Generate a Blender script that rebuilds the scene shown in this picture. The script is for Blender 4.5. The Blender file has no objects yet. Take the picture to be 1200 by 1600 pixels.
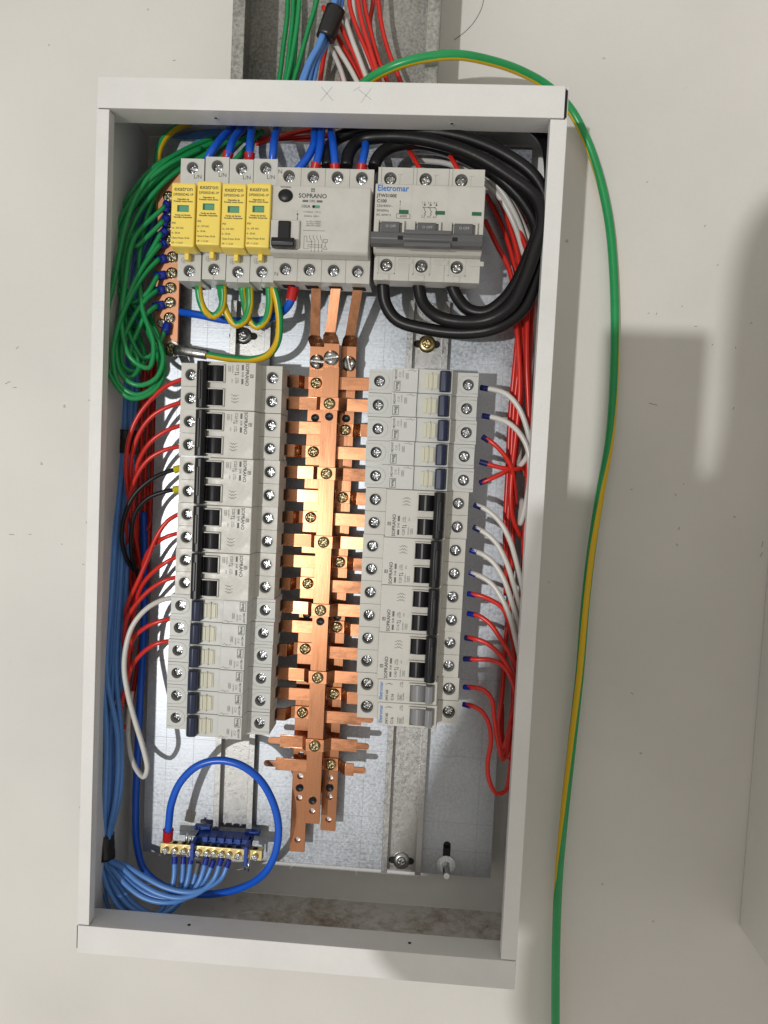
import bpy, bmesh, math, random
from mathutils import Vector, Matrix
random.seed(7)
R_ = math.radians
SC = bpy.context.scene
COL = SC.collection
MM = 0.001

# ------------------------------------------------------------------ camera
F = 1202.0
_r1 = Vector((0.99718383, 0.05100252, -0.05498326)).normalized()
_r2 = Vector((-0.04578943, 0.99707309, 0.06122573))
_r2 = (_r2 - _r1 * _r1.dot(_r2)).normalized()
_n = _r1.cross(_r2).normalized()
BW, BH, BD = 344.0, 670.8, 102.0          # the enclosure: width, height, depth in mm
_t = Vector((-0.6133893, -0.9324065, 1.6457454)) * BW
def c2w(v): return Vector((v.dot(_r1), v.dot(_n), -v.dot(_r2)))
CAM = c2w(-_t)                             # world mm: X right, Y into the wall, Z up, origin at the box's top left front corner
def at(px, py, Y):
    d = c2w(Vector(((px - 600) / F, (py - 800) / F, 1.0)))
    return CAM + d * ((Y - CAM.y) / d.y)
cam_d = bpy.data.cameras.new("camera"); cam = bpy.data.objects.new("camera", cam_d); COL.objects.link(cam)
cam_d.sensor_fit = 'VERTICAL'; cam_d.sensor_height = 36; cam_d.sensor_width = 27; cam_d.lens = F / 1600 * 36
cam_d.clip_start = 0.01; cam_d.clip_end = 50
mx, my, mz = c2w(Vector((1, 0, 0))), c2w(Vector((0, -1, 0))), c2w(Vector((0, 0, -1)))
cam.matrix_world = Matrix(((mx.x, my.x, mz.x, CAM.x * MM), (mx.y, my.y, mz.y, CAM.y * MM), (mx.z, my.z, mz.z, CAM.z * MM), (0, 0, 0, 1)))
SC.camera = cam

# ------------------------------------------------------------------ light
w = bpy.data.worlds.new("World"); SC.world = w; w.use_nodes = True
w.node_tree.nodes['Background'].inputs[0].default_value = (1.0, 0.95, 0.87, 1)
w.node_tree.nodes['Background'].inputs[1].default_value = 0.54
EPX, EPY = 1118, 588                       # where the camera's own shadow falls in the picture
Ld = -c2w(Vector(((EPX - 600) / F, (EPY - 800) / F, 1.0))).normalized()
LPOS = CAM + Ld * 7000
la = bpy.data.lights.new("room_lamp", 'AREA'); la.shape = 'DISK'; la.size = 0.15; la.energy = 250; la.color = (1.0, 0.985, 0.96)
lo = bpy.data.objects.new("room_lamp", la); COL.objects.link(lo); lo.location = LPOS * MM
lo.rotation_euler = (-Ld).to_track_quat('-Z', 'Y').to_euler()
SC.view_settings.view_transform = 'Standard'; SC.view_settings.look = 'None'; SC.view_settings.exposure = 0; SC.view_settings.gamma = 1

# ------------------------------------------------------------------ materials
MATS = {}
def mat(name, col, rough=0.5, metal=0.0, var=0.0, vscale=60, bump=0.0, bscale=400, coat=0.0, spec=0.5, rvar=0.0, trans=0.0):
    if name in MATS: return MATS[name]
    m = bpy.data.materials.new(name); m.use_nodes = True; nt = m.node_tree; b = nt.nodes['Principled BSDF']
    b.inputs['Base Color'].default_value = (*col, 1); b.inputs['Roughness'].default_value = rough
    b.inputs['Metallic'].default_value = metal; b.inputs['Specular IOR Level'].default_value = spec
    b.inputs['Coat Weight'].default_value = coat; b.inputs['Coat Roughness'].default_value = 0.15
    tc = nt.nodes.new('ShaderNodeTexCoord')
    if var > 0 or rvar > 0:
        n = nt.nodes.new('ShaderNodeTexNoise'); n.inputs['Scale'].default_value = vscale; n.inputs['Detail'].default_value = 6; n.inputs['Roughness'].default_value = 0.65
        nt.links.new(tc.outputs['Object'], n.inputs['Vector'])
        if var > 0:
            r = nt.nodes.new('ShaderNodeMapRange'); r.inputs[1].default_value = 0.3; r.inputs[2].default_value = 0.7; r.inputs[3].default_value = 1 - var; r.inputs[4].default_value = 1 + var * 0.5
            nt.links.new(n.outputs['Fac'], r.inputs[0])
            mu = nt.nodes.new('ShaderNodeVectorMath'); mu.operation = 'SCALE'; mu.inputs[0].default_value = col
            nt.links.new(r.outputs[0], mu.inputs['Scale']); nt.links.new(mu.outputs[0], b.inputs['Base Color'])
        if rvar > 0:
            r2 = nt.nodes.new('ShaderNodeMapRange'); r2.inputs[1].default_value = 0.3; r2.inputs[2].default_value = 0.7; r2.inputs[3].default_value = max(0.05, rough - rvar); r2.inputs[4].default_value = rough + rvar
            nt.links.new(n.outputs['Fac'], r2.inputs[0]); nt.links.new(r2.outputs[0], b.inputs['Roughness'])
    if bump > 0:
        n2 = nt.nodes.new('ShaderNodeTexNoise'); n2.inputs['Scale'].default_value = bscale; n2.inputs['Detail'].default_value = 3
        nt.links.new(tc.outputs['Object'], n2.inputs['Vector'])
        bp = nt.nodes.new('ShaderNodeBump'); bp.inputs['Strength'].default_value = bump; bp.inputs['Distance'].default_value = 0.0006
        nt.links.new(n2.outputs['Fac'], bp.inputs['Height']); nt.links.new(bp.outputs[0], b.inputs['Normal'])
    MATS[name] = m; return m

M_paint = mat('enclosure_paint', (0.75, 0.75, 0.735), 0.42, var=0.07, vscale=14, bump=0.35, bscale=900)
M_paint_in = M_paint
M_soft = mat('warm_grey_plastic', (0.56, 0.55, 0.505), 0.40, var=0.07, vscale=70, bump=0.08, bscale=2500, rvar=0.16)
M_cool = mat('cool_grey_plastic', (0.555, 0.565, 0.54), 0.42, var=0.06, vscale=70, bump=0.08, bscale=2500, rvar=0.12)
M_label = mat('label_grey_plastic', (0.60, 0.60, 0.57), 0.5)
M_black = mat('black_plastic', (0.008, 0.008, 0.010), 0.36, bump=0.05, bscale=2000, spec=0.35)
M_dark = mat('dark_grey_plastic', (0.10, 0.10, 0.105), 0.42)
M_midg = mat('mid_grey_plastic', (0.22, 0.22, 0.23), 0.4)
M_navy = mat('navy_plastic', (0.007, 0.014, 0.050), 0.42, var=0.3, vscale=100)
M_cream = mat('cream_plastic', (0.58, 0.57, 0.45), 0.4)
M_yel = mat('yellow_plastic', (0.88, 0.68, 0.12), 0.4, var=0.04, vscale=40)
M_greenw = mat('green_window', (0.10, 0.32, 0.20), 0.25)
M_dgreen = mat('dark_green_window', (0.02, 0.12, 0.055), 0.3)
M_print = mat('print_black', (0.05, 0.05, 0.05), 0.6)
M_printg = mat('print_grey', (0.13, 0.13, 0.125), 0.6)
M_printw = mat('print_light', (0.45, 0.45, 0.45), 0.6)
M_printb = mat('print_blue', (0.02, 0.17, 0.50), 0.5)
M_pencil = mat('pencil', (0.50, 0.50, 0.49), 0.7)
M_nick = mat('nickel', (0.72, 0.74, 0.76), 0.22, 1.0, var=0.25, vscale=700, rvar=0.1)
M_steel = mat('screw_steel', (0.50, 0.50, 0.48), 0.3, 1.0, var=0.4, vscale=500, rvar=0.12)
M_brown = mat('bronze_zinc', (0.42, 0.35, 0.20), 0.3, 1.0, var=0.4, vscale=500, rvar=0.12)
M_brass = mat('brass', (0.80, 0.65, 0.32), 0.3, 1.0, var=0.2, vscale=300)
M_cup_shade = mat('recess_shade', (0.16, 0.16, 0.15), 0.6)  # housing plastic darkened, shade inside the screw recesses put into the colour
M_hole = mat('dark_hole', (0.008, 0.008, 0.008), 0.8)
M_alu = mat('din_rail_zinc', (0.42, 0.42, 0.41), 0.33, 1.0, var=0.10, vscale=420, bump=0.15, bscale=1500, rvar=0.08)
M_tape = mat('black_tape', (0.012, 0.012, 0.012), 0.3, bump=0.3, bscale=300)
M_red = mat('red_insulation', (0.66, 0.026, 0.016), 0.3, var=0.12, vscale=45, bump=0.05, bscale=200)
M_white = mat('white_insulation', (0.66, 0.65, 0.61), 0.3, var=0.06, vscale=60, bump=0.05, bscale=200)
M_lblue = mat('light_blue_insulation', (0.10, 0.27, 0.66), 0.32, var=0.12, vscale=40, bump=0.05, bscale=200)
M_blue = mat('royal_blue_insulation', (0.006, 0.10, 0.60), 0.28, bump=0.04, bscale=200)
M_green = mat('green_insulation', (0.014, 0.31, 0.09), 0.3, var=0.12, vscale=40, bump=0.05, bscale=200)
M_yst = mat('yellow_insulation', (0.72, 0.46, 0.01), 0.3)
M_blk = mat('black_insulation', (0.008, 0.008, 0.009), 0.36, bump=0.15, bscale=260, spec=0.32)
M_ferb = mat('blue_ferrule', (0.004, 0.02, 0.30), 0.35)
M_fern = mat('navy_ferrule', (0.006, 0.012, 0.10), 0.35)
M_ferr = mat('red_ferrule', (0.52, 0.012, 0.012), 0.35)
M_fery = mat('yellow_ferrule', (0.68, 0.62, 0.01), 0.35)
M_ferg = mat('grey_ferrule', (0.12, 0.13, 0.14), 0.45)
M_bbrk = mat('blue_bracket', (0.008, 0.05, 0.30), 0.4)
M_phone = mat('phone_black', (0.02, 0.02, 0.02), 0.2)
M_skin = mat('skin_and_shirt', (0.25, 0.17, 0.13), 0.6)
M_hair = mat('dark_hair', (0.05, 0.04, 0.035), 0.5)

def copper(name, tarn):
    m = mat(name, (0.86, 0.43, 0.24), 0.3, 1.0); nt = m.node_tree; b = nt.nodes['Principled BSDF']
    tc = nt.nodes.new('ShaderNodeTexCoord'); mp = nt.nodes.new('ShaderNodeMapping'); mp.inputs['Scale'].default_value = (1, 1, 0.12) if tarn else (0.4, 1, 1)
    n = nt.nodes.new('ShaderNodeTexNoise'); n.inputs['Scale'].default_value = 160; n.inputs['Detail'].default_value = 8; n.inputs['Roughness'].default_value = 0.7
    n3 = nt.nodes.new('ShaderNodeTexNoise'); n3.inputs['Scale'].default_value = 11; n3.inputs['Detail'].default_value = 4
    nt.links.new(tc.outputs['Object'], mp.inputs['Vector']); nt.links.new(mp.outputs[0], n.inputs['Vector']); nt.links.new(tc.outputs['Object'], n3.inputs['Vector'])
    ad = nt.nodes.new('ShaderNodeMath'); ad.operation = 'ADD'; nt.links.new(n.outputs['Fac'], ad.inputs[0]); nt.links.new(n3.outputs['Fac'], ad.inputs[1])
    cr = nt.nodes.new('ShaderNodeValToRGB'); cr.color_ramp.elements[0].position = 0.36; cr.color_ramp.elements[1].position = 0.62
    cr.color_ramp.elements[0].color = (0.28, 0.12, 0.055, 1) if tarn else (0.55, 0.24, 0.12, 1); cr.color_ramp.elements[1].color = (0.69, 0.33, 0.18, 1)
    hf = nt.nodes.new('ShaderNodeMath'); hf.operation = 'MULTIPLY'; hf.inputs[1].default_value = 0.5; nt.links.new(ad.outputs[0], hf.inputs[0])
    nt.links.new(hf.outputs[0], cr.inputs[0]); nt.links.new(cr.outputs[0], b.inputs['Base Color'])
    mr = nt.nodes.new('ShaderNodeMapRange'); mr.inputs[1].default_value = 0.35; mr.inputs[2].default_value = 0.65; mr.inputs[3].default_value = 0.36; mr.inputs[4].default_value = 0.17
    nt.links.new(hf.outputs[0], mr.inputs[0]); nt.links.new(mr.outputs[0], b.inputs['Roughness'])
    bp = nt.nodes.new('ShaderNodeBump'); bp.inputs['Strength'].default_value = 0.12; bp.inputs['Distance'].default_value = 0.0004
    nt.links.new(n.outputs['Fac'], bp.inputs['Height']); nt.links.new(bp.outputs[0], b.inputs['Normal'])
    return m
M_cu = copper('copper_bar', True); M_cus = copper('copper_strap', False)
M_cud = mat('matte_copper', (0.62, 0.30, 0.17), 0.5, 0.8, var=0.2, vscale=60)

def galv(name, base, lo_, rough, big):
    m = mat(name, base, rough, 0.92); nt = m.node_tree; b = nt.nodes['Principled BSDF']; L = nt.links.new
    tc = nt.nodes.new('ShaderNodeTexCoord')
    n = nt.nodes.new('ShaderNodeTexNoise'); n.inputs['Scale'].default_value = 420; n.inputs['Detail'].default_value = 5; L(tc.outputs['Object'], n.inputs['Vector'])
    n2 = nt.nodes.new('ShaderNodeTexNoise'); n2.inputs['Scale'].default_value = big; n2.inputs['Detail'].default_value = 7; n2.inputs['Roughness'].default_value = 0.7; L(tc.outputs['Object'], n2.inputs['Vector'])
    mp = nt.nodes.new('ShaderNodeMapping'); mp.inputs['Rotation'].default_value = (0, 0.55, 0); mp.inputs['Scale'].default_value = (22, 60, 900); L(tc.outputs['Object'], mp.inputs['Vector'])
    n3 = nt.nodes.new('ShaderNodeTexNoise'); n3.inputs['Scale'].default_value = 1.0; n3.inputs['Detail'].default_value = 3; L(mp.outputs[0], n3.inputs['Vector'])
    s = nt.nodes.new('ShaderNodeMath'); s.operation = 'ADD'; L(n.outputs['Fac'], s.inputs[0]); L(n2.outputs['Fac'], s.inputs[1])
    r = nt.nodes.new('ShaderNodeMapRange'); r.inputs[1].default_value = 0.75; r.inputs[2].default_value = 1.25; r.inputs[3].default_value = lo_; r.inputs[4].default_value = 1.0; L(s.outputs[0], r.inputs[0])
    mu = nt.nodes.new('ShaderNodeVectorMath'); mu.operation = 'SCALE'; mu.inputs[0].default_value = base; L(r.outputs[0], mu.inputs['Scale']); L(mu.outputs[0], b.inputs['Base Color'])
    rr = nt.nodes.new('ShaderNodeMapRange'); rr.inputs[1].default_value = 0.7; rr.inputs[2].default_value = 1.3; rr.inputs[3].default_value = rough - 0.1; rr.inputs[4].default_value = rough + 0.1; L(s.outputs[0], rr.inputs[0]); L(rr.outputs[0], b.inputs['Roughness'])
    a2 = nt.nodes.new('ShaderNodeMath'); a2.operation = 'ADD'; L(n.outputs['Fac'], a2.inputs[0]); L(n3.outputs['Fac'], a2.inputs[1])
    bp = nt.nodes.new('ShaderNodeBump'); bp.inputs['Strength'].default_value = 0.12; bp.inputs['Distance'].default_value = 0.0003; L(a2.outputs[0], bp.inputs['Height']); L(bp.outputs[0], b.inputs['Normal'])
    return m
M_plate = galv('galvanised_plate', (0.52, 0.555, 0.60), 0.72, 0.40, 10)
M_duct = galv('weathered_galvanised', (0.50, 0.50, 0.46), 0.42, 0.6, 7)

def wallmat():
    m = mat('wall_paint', (0.68, 0.665, 0.63), 0.6); nt = m.node_tree; b = nt.nodes['Principled BSDF']; L = nt.links.new
    tc = nt.nodes.new('ShaderNodeTexCoord')
    n = nt.nodes.new('ShaderNodeTexNoise'); n.inputs['Scale'].default_value = 6; n.inputs['Detail'].default_value = 5; L(tc.outputs['Object'], n.inputs['Vector'])
    r = nt.nodes.new('ShaderNodeMapRange'); r.inputs[1].default_value = 0.3; r.inputs[2].default_value = 0.7; r.inputs[3].default_value = 0.93; r.inputs[4].default_value = 1.04; L(n.outputs['Fac'], r.inputs[0])
    v = nt.nodes.new('ShaderNodeTexVoronoi'); v.inputs['Scale'].default_value = 46; v.inputs['Randomness'].default_value = 1
    dn = nt.nodes.new('ShaderNodeTexNoise'); dn.inputs['Scale'].default_value = 500; L(tc.outputs['Object'], dn.inputs['Vector'])
    dm = nt.nodes.new('ShaderNodeMixRGB'); dm.inputs[0].default_value = 0.004; L(tc.outputs['Object'], dm.inputs[1]); L(dn.outputs['Color'], dm.inputs[2]); L(dm.outputs[0], v.inputs['Vector'])
    lt = nt.nodes.new('ShaderNodeMath'); lt.operation = 'LESS_THAN'; lt.inputs[1].default_value = 0.055; L(v.outputs['Distance'], lt.inputs[0])
    sel = nt.nodes.new('ShaderNodeSeparateColor'); L(v.outputs['Color'], sel.inputs[0])
    g = nt.nodes.new('ShaderNodeMath'); g.operation = 'GREATER_THAN'; g.inputs[1].default_value = 0.80; L(sel.outputs[0], g.inputs[0])
    mm = nt.nodes.new('ShaderNodeMath'); mm.operation = 'MULTIPLY'; L(lt.outputs[0], mm.inputs[0]); L(g.outputs[0], mm.inputs[1])
    m7 = nt.nodes.new('ShaderNodeMath'); m7.operation = 'MULTIPLY'; m7.inputs[1].default_value = 0.6; L(mm.outputs[0], m7.inputs[0])
    mu = nt.nodes.new('ShaderNodeVectorMath'); mu.operation = 'SCALE'; mu.inputs[0].default_value = (0.68, 0.665, 0.63); L(r.outputs[0], mu.inputs['Scale'])
    mx_ = nt.nodes.new('ShaderNodeMixRGB'); mx_.inputs[2].default_value = (0.30, 0.27, 0.24, 1); L(m7.outputs[0], mx_.inputs[0]); L(mu.outputs[0], mx_.inputs[1]); L(mx_.outputs[0], b.inputs['Base Color'])
    b2 = nt.nodes.new('ShaderNodeTexNoise'); b2.inputs['Scale'].default_value = 260; b2.inputs['Detail'].default_value = 4; L(tc.outputs['Object'], b2.inputs['Vector'])
    bp = nt.nodes.new('ShaderNodeBump'); bp.inputs['Strength'].default_value = 0.22; bp.inputs['Distance'].default_value = 0.001; L(b2.outputs['Fac'], bp.inputs['Height']); L(bp.outputs[0], b.inputs['Normal'])
    return m
M_wall = wallmat()

def dirtmat():
    m = mat('dusty_paint', (0.5, 0.49, 0.46), 0.65); nt = m.node_tree; b = nt.nodes['Principled BSDF']; L = nt.links.new
    tc = nt.nodes.new('ShaderNodeTexCoord')
    n = nt.nodes.new('ShaderNodeTexNoise'); n.inputs['Scale'].default_value = 75; n.inputs['Detail'].default_value = 10; n.inputs['Roughness'].default_value = 0.8; L(tc.outputs['Object'], n.inputs['Vector'])
    n2 = nt.nodes.new('ShaderNodeTexNoise'); n2.inputs['Scale'].default_value = 7; n2.inputs['Detail'].default_value = 3; L(tc.outputs['Object'], n2.inputs['Vector'])
    a = nt.nodes.new('ShaderNodeMath'); a.operation = 'ADD'; L(n.outputs['Fac'], a.inputs[0]); L(n2.outputs['Fac'], a.inputs[1])
    # more grime towards the right-hand back corner of the floor (the material's own dirt)
    sx = nt.nodes.new('ShaderNodeSeparateXYZ'); L(tc.outputs['Object'], sx.inputs[0])
    mr = nt.nodes.new('ShaderNodeMapRange'); mr.inputs[1].default_value = 0.2; mr.inputs[2].default_value = 0.34; mr.inputs[3].default_value = 0.0; mr.inputs[4].default_value = 0.32; L(sx.outputs[0], mr.inputs[0])
    a2 = nt.nodes.new('ShaderNodeMath'); a2.operation = 'ADD'; L(a.outputs[0], a2.inputs[0]); L(mr.outputs[0], a2.inputs[1])
    h = nt.nodes.new('ShaderNodeMath'); h.operation = 'MULTIPLY'; h.inputs[1].default_value = 0.5; L(a2.outputs[0], h.inputs[0])
    cr = nt.nodes.new('ShaderNodeValToRGB'); e = cr.color_ramp.elements; e[0].position = 0.49; e[0].color = (0.64, 0.63, 0.59, 1); e[1].position = 0.68; e[1].color = (0.07, 0.045, 0.03, 1)
    x = e.new(0.60); x.color = (0.33, 0.27, 0.21, 1); L(h.outputs[0], cr.inputs[0]); L(cr.outputs[0], b.inputs['Base Color'])
    return m
M_dirt = dirtmat()

# ------------------------------------------------------------------ mesh helpers (all coordinates in mm)
class G:
    def __init__(s): s.bm = bmesh.new()
    def box(s, x0, x1, y0, y1, z0, z1, bev=0.0, mi=0, rot=None, piv=None):
        vs = [s.bm.verts.new((x, y, z)) for x in (x0, x1) for y in (y0, y1) for z in (z0, z1)]
        fs = [s.bm.faces.new([vs[i] for i in q]) for q in ((0, 1, 3, 2), (4, 6, 7, 5), (0, 4, 5, 1), (2, 3, 7, 6), (0, 2, 6, 4), (1, 5, 7, 3))]
        for f in fs: f.material_index = mi
        if bev > 0:
            es = list({e for f in fs for e in f.edges})
            r = bmesh.ops.bevel(s.bm, geom=es, offset=bev, segments=2, affect='EDGES', profile=0.6)
            for f in r['faces']: f.smooth = True; f.material_index = mi
            vs = list({v for f in r['faces'] for v in f.verts} | {v for v in vs if v.is_valid})
        if rot is not None: bmesh.ops.rotate(s.bm, verts=vs, cent=piv, matrix=rot)
        return vs
    def prism(s, pts, axis, a0, a1, bev=0.0, mi=0):
        # pts: closed polygon in the two remaining axes (order x,y,z without axis)
        def mk(p, a): return {'x': (a, p[0], p[1]), 'y': (p[0], a, p[1]), 'z': (p[0], p[1], a)}[axis]
        A = [s.bm.verts.new(mk(p, a0)) for p in pts]; B = [s.bm.verts.new(mk(p, a1)) for p in pts]
        n = len(pts); fs = [s.bm.faces.new(A), s.bm.faces.new(B[::-1])]
        for i in range(n): fs.append(s.bm.faces.new((A[i], B[i], B[(i + 1) % n], A[(i + 1) % n])))
        for f in fs: f.material_index = mi
        if bev > 0:
            es = list({e for f in fs for e in f.edges})
            r = bmesh.ops.bevel(s.bm, geom=es, offset=bev, segments=2, affect='EDGES', profile=0.6)
            for f in r['faces']: f.smooth = True; f.material_index = mi
    def cyl(s, c, d, r, L, n=20, r2=None, smooth=True, cap=True, mi=0):
        d = Vector(d).normalized(); c = Vector(c); r2 = r if r2 is None else r2
        u = d.orthogonal().normalized(); v = d.cross(u)
        A = [s.bm.verts.new(c + (u * math.cos(t) + v * math.sin(t)) * r) for t in [2 * math.pi * k / n for k in range(n)]]
        B = [s.bm.verts.new(c + d * L + (u * math.cos(t) + v * math.sin(t)) * r2) for t in [2 * math.pi * k / n for k in range(n)]]
        for k in range(n):
            f = s.bm.faces.new((A[k], A[(k + 1) % n], B[(k + 1) % n], B[k])); f.smooth = smooth; f.material_index = mi
        if cap:
            f = s.bm.faces.new(A[::-1]); f.material_index = mi; f = s.bm.faces.new(B); f.material_index = mi
    def rings(s, c, prof, n=24, cap0=False, cap1=True, axis=(0, -1, 0), cross=None, mi=0):
        # lathe about an axis through c; prof = [(r, h)] with h along axis
        d = Vector(axis).normalized(); u = Vector((1, 0, 0)) if abs(d.x) < 0.9 else Vector((0, 0, 1)); u = (u - d * u.dot(d)).normalized(); v = d.cross(u); c = Vector(c); last = None; R = []
        for r, h in prof:
            ring = [s.bm.verts.new(c + d * h + (u * math.cos(t) + v * math.sin(t)) * r) for t in [2 * math.pi * k / n for k in range(n)]]
            if last:
                for k in range(n):
                    f = s.bm.faces.new((last[k], last[(k + 1) % n], ring[(k + 1) % n], ring[k])); f.smooth = True; f.material_index = mi
            last = ring; R.append(ring)
        if cap0: s.bm.faces.new(R[0][::-1]).material_index = mi
        if cap1: s.bm.faces.new(last).material_index = mi
        return R
    def tube(s, pts, r, n=10, cap=True, stripe=None, twist=0.0, mi=0, flat=1.0, angs=None):
        P = [Vector(p) for p in pts]; m = len(P); T = []
        for i in range(m): T.append((P[min(i + 1, m - 1)] - P[max(i - 1, 0)]).normalized())
        u = Vector((0, -1, 0)); u = (u - T[0] * u.dot(T[0]));
        if u.length < 1e-3: u = T[0].orthogonal()
        u.normalize(); last = None
        for i in range(m):
            if angs:
                u = Vector((0, -1, 0)); u = (u - T[i] * u.dot(T[i])).normalized()
            u = (u - T[i] * u.dot(T[i])).normalized(); v = T[i].cross(u)
            ang = angs[i] if angs else twist * i / m; rr = r[i] if isinstance(r, (list, tuple)) else r
            ring = [s.bm.verts.new(P[i] + (u * math.cos(t + ang) * flat + v * math.sin(t + ang)) * rr) for t in [2 * math.pi * k / n for k in range(n)]]
            if last:
                for k in range(n):
                    f = s.bm.faces.new((last[k], last[(k + 1) % n], ring[(k + 1) % n], ring[k])); f.smooth = True
                    f.material_index = 1 if (stripe and k in stripe) else mi
            elif cap: s.bm.faces.new(ring[::-1]).material_index = mi
            last = ring
        if cap: s.bm.faces.new(last).material_index = mi
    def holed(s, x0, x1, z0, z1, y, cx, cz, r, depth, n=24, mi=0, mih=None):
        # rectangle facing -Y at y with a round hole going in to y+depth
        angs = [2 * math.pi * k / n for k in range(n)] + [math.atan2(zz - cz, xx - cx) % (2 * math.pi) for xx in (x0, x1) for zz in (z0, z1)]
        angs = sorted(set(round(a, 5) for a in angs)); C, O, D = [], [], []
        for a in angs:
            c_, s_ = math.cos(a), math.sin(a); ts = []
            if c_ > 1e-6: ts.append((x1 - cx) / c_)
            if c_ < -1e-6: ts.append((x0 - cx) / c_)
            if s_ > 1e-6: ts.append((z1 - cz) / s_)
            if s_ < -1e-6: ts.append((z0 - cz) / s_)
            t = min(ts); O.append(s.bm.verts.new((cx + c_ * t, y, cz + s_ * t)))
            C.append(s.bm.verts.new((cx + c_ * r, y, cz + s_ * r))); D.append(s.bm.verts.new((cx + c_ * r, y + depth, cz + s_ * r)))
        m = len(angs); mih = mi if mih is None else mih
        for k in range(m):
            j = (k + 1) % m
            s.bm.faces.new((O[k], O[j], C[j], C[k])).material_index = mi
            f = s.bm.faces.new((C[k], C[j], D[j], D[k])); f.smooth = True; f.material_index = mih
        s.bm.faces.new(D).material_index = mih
    def mesh(s, name, mats, origin=(0, 0, 0), merge=False):
        bm = s.bm
        if merge: bmesh.ops.remove_doubles(bm, verts=bm.verts, dist=0.01)
        o = Vector(origin)
        for v in bm.verts: v.co = (v.co - o) * MM
        bmesh.ops.recalc_face_normals(bm, faces=bm.faces)
        me = bpy.data.meshes.new(name); bm.to_mesh(me); bm.free()
        for m in (mats if isinstance(mats, (list, tuple)) else [mats]): me.materials.append(m)
        return me

def link(name, me, parent=None, loc=(0, 0, 0), rot=0.0):
    o = bpy.data.objects.new(name, me); COL.objects.link(o)
    if parent is not None: o.parent = parent
    o.location = Vector(loc) * MM
    if rot: o.rotation_euler = (0, rot, 0)
    return o
def tag(o, label, cat, group=None, kind=None):
    if kind: o['kind'] = kind
    if label: o['label'] = label
    if cat: o['category'] = cat
    if group: o['group'] = group
    return o
def thing(name, label, cat, loc, group=None, rot=0.0):
    return tag(link(name, None, None, loc, rot), label, cat, group)
def copy_tree(o, parent=None):
    c = o.copy(); COL.objects.link(c)
    if parent is not None: c.parent = parent
    for ch in list(o.children): copy_tree(ch, c)
    return c

def smooth(pts, seg=7):
    P = [Vector(p) for p in pts]
    if len(P) < 3: return [P[0].lerp(P[-1], t / seg) for t in range(seg + 1)]
    Q = [P[0] * 2 - P[1]] + P + [P[-1] * 2 - P[-2]]; out = []
    for i in range(1, len(Q) - 2):
        p0, p1, p2, p3 = Q[i - 1], Q[i], Q[i + 1], Q[i + 2]
        k = max(2, min(14, int((p2 - p1).length / 3.0)))
        # centripetal Catmull-Rom
        t0 = 0; t1 = t0 + max(1e-3, (p1 - p0).length) ** 0.5; t2 = t1 + max(1e-3, (p2 - p1).length) ** 0.5; t3 = t2 + max(1e-3, (p3 - p2).length) ** 0.5
        for j in range(k):
            t = t1 + (t2 - t1) * j / k
            A1 = p0 * ((t1 - t) / (t1 - t0)) + p1 * ((t - t0) / (t1 - t0)); A2 = p1 * ((t2 - t) / (t2 - t1)) + p2 * ((t - t1) / (t2 - t1)); A3 = p2 * ((t3 - t) / (t3 - t2)) + p3 * ((t - t2) / (t3 - t2))
            B1 = A1 * ((t2 - t) / (t2 - t0)) + A2 * ((t - t0) / (t2 - t0)); B2 = A2 * ((t3 - t) / (t3 - t1)) + A3 * ((t - t1) / (t3 - t1))
            out.append(B1 * ((t2 - t) / (t2 - t1)) + B2 * ((t - t1) / (t2 - t1)))
    out.append(P[-1]); return out

TXT = {}
def text_mesh(s, size, m, align='CENTER', bold=0.0, sx=1.0):
    key = (s, size, m.name, align, bold, sx)
    if key in TXT: return TXT[key]
    c = bpy.data.curves.new('t', 'FONT'); c.body = s; c.size = size * MM; c.align_x = align; c.align_y = 'CENTER'; c.resolution_u = 2; c.offset = bold * MM; c.fill_mode = 'FRONT'; c.space_line = 0.95
    o = bpy.data.objects.new('t', c); COL.objects.link(o); bpy.context.view_layer.update()
    me = bpy.data.meshes.new_from_object(o.evaluated_get(bpy.context.evaluated_depsgraph_get())); me.name = 'printed_text'
    bpy.data.objects.remove(o); bpy.data.curves.remove(c)
    me.transform(Matrix(((sx, 0, 0, 0), (0, 0, 1, 0), (0, 1, 0, 0), (0, 0, 0, 1))))
    for p in me.polygons: p.use_smooth = False
    me.materials.clear(); me.materials.append(m); TXT[key] = me; return me
def text(s, size, m, parent, loc, align='CENTER', bold=0.0, rot=0.0, sx=1.0):
    return link('printed_text', text_mesh(s, size, m, align, bold, sx), parent, loc, rot)
def lines(segs, wd, y=0.0):
    g = G()
    for (x0, z0, x1, z1) in segs:
        d = Vector((x1 - x0, 0, z1 - z0)); L_ = d.length; d.normalize(); nn = Vector((-d.z, 0, d.x)) * wd / 2
        a, b = Vector((x0, y, z0)), Vector((x1, y, z1)); g.bm.faces.new([g.bm.verts.new(p) for p in (a - nn, b - nn, b + nn, a + nn)])
    return g

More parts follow.
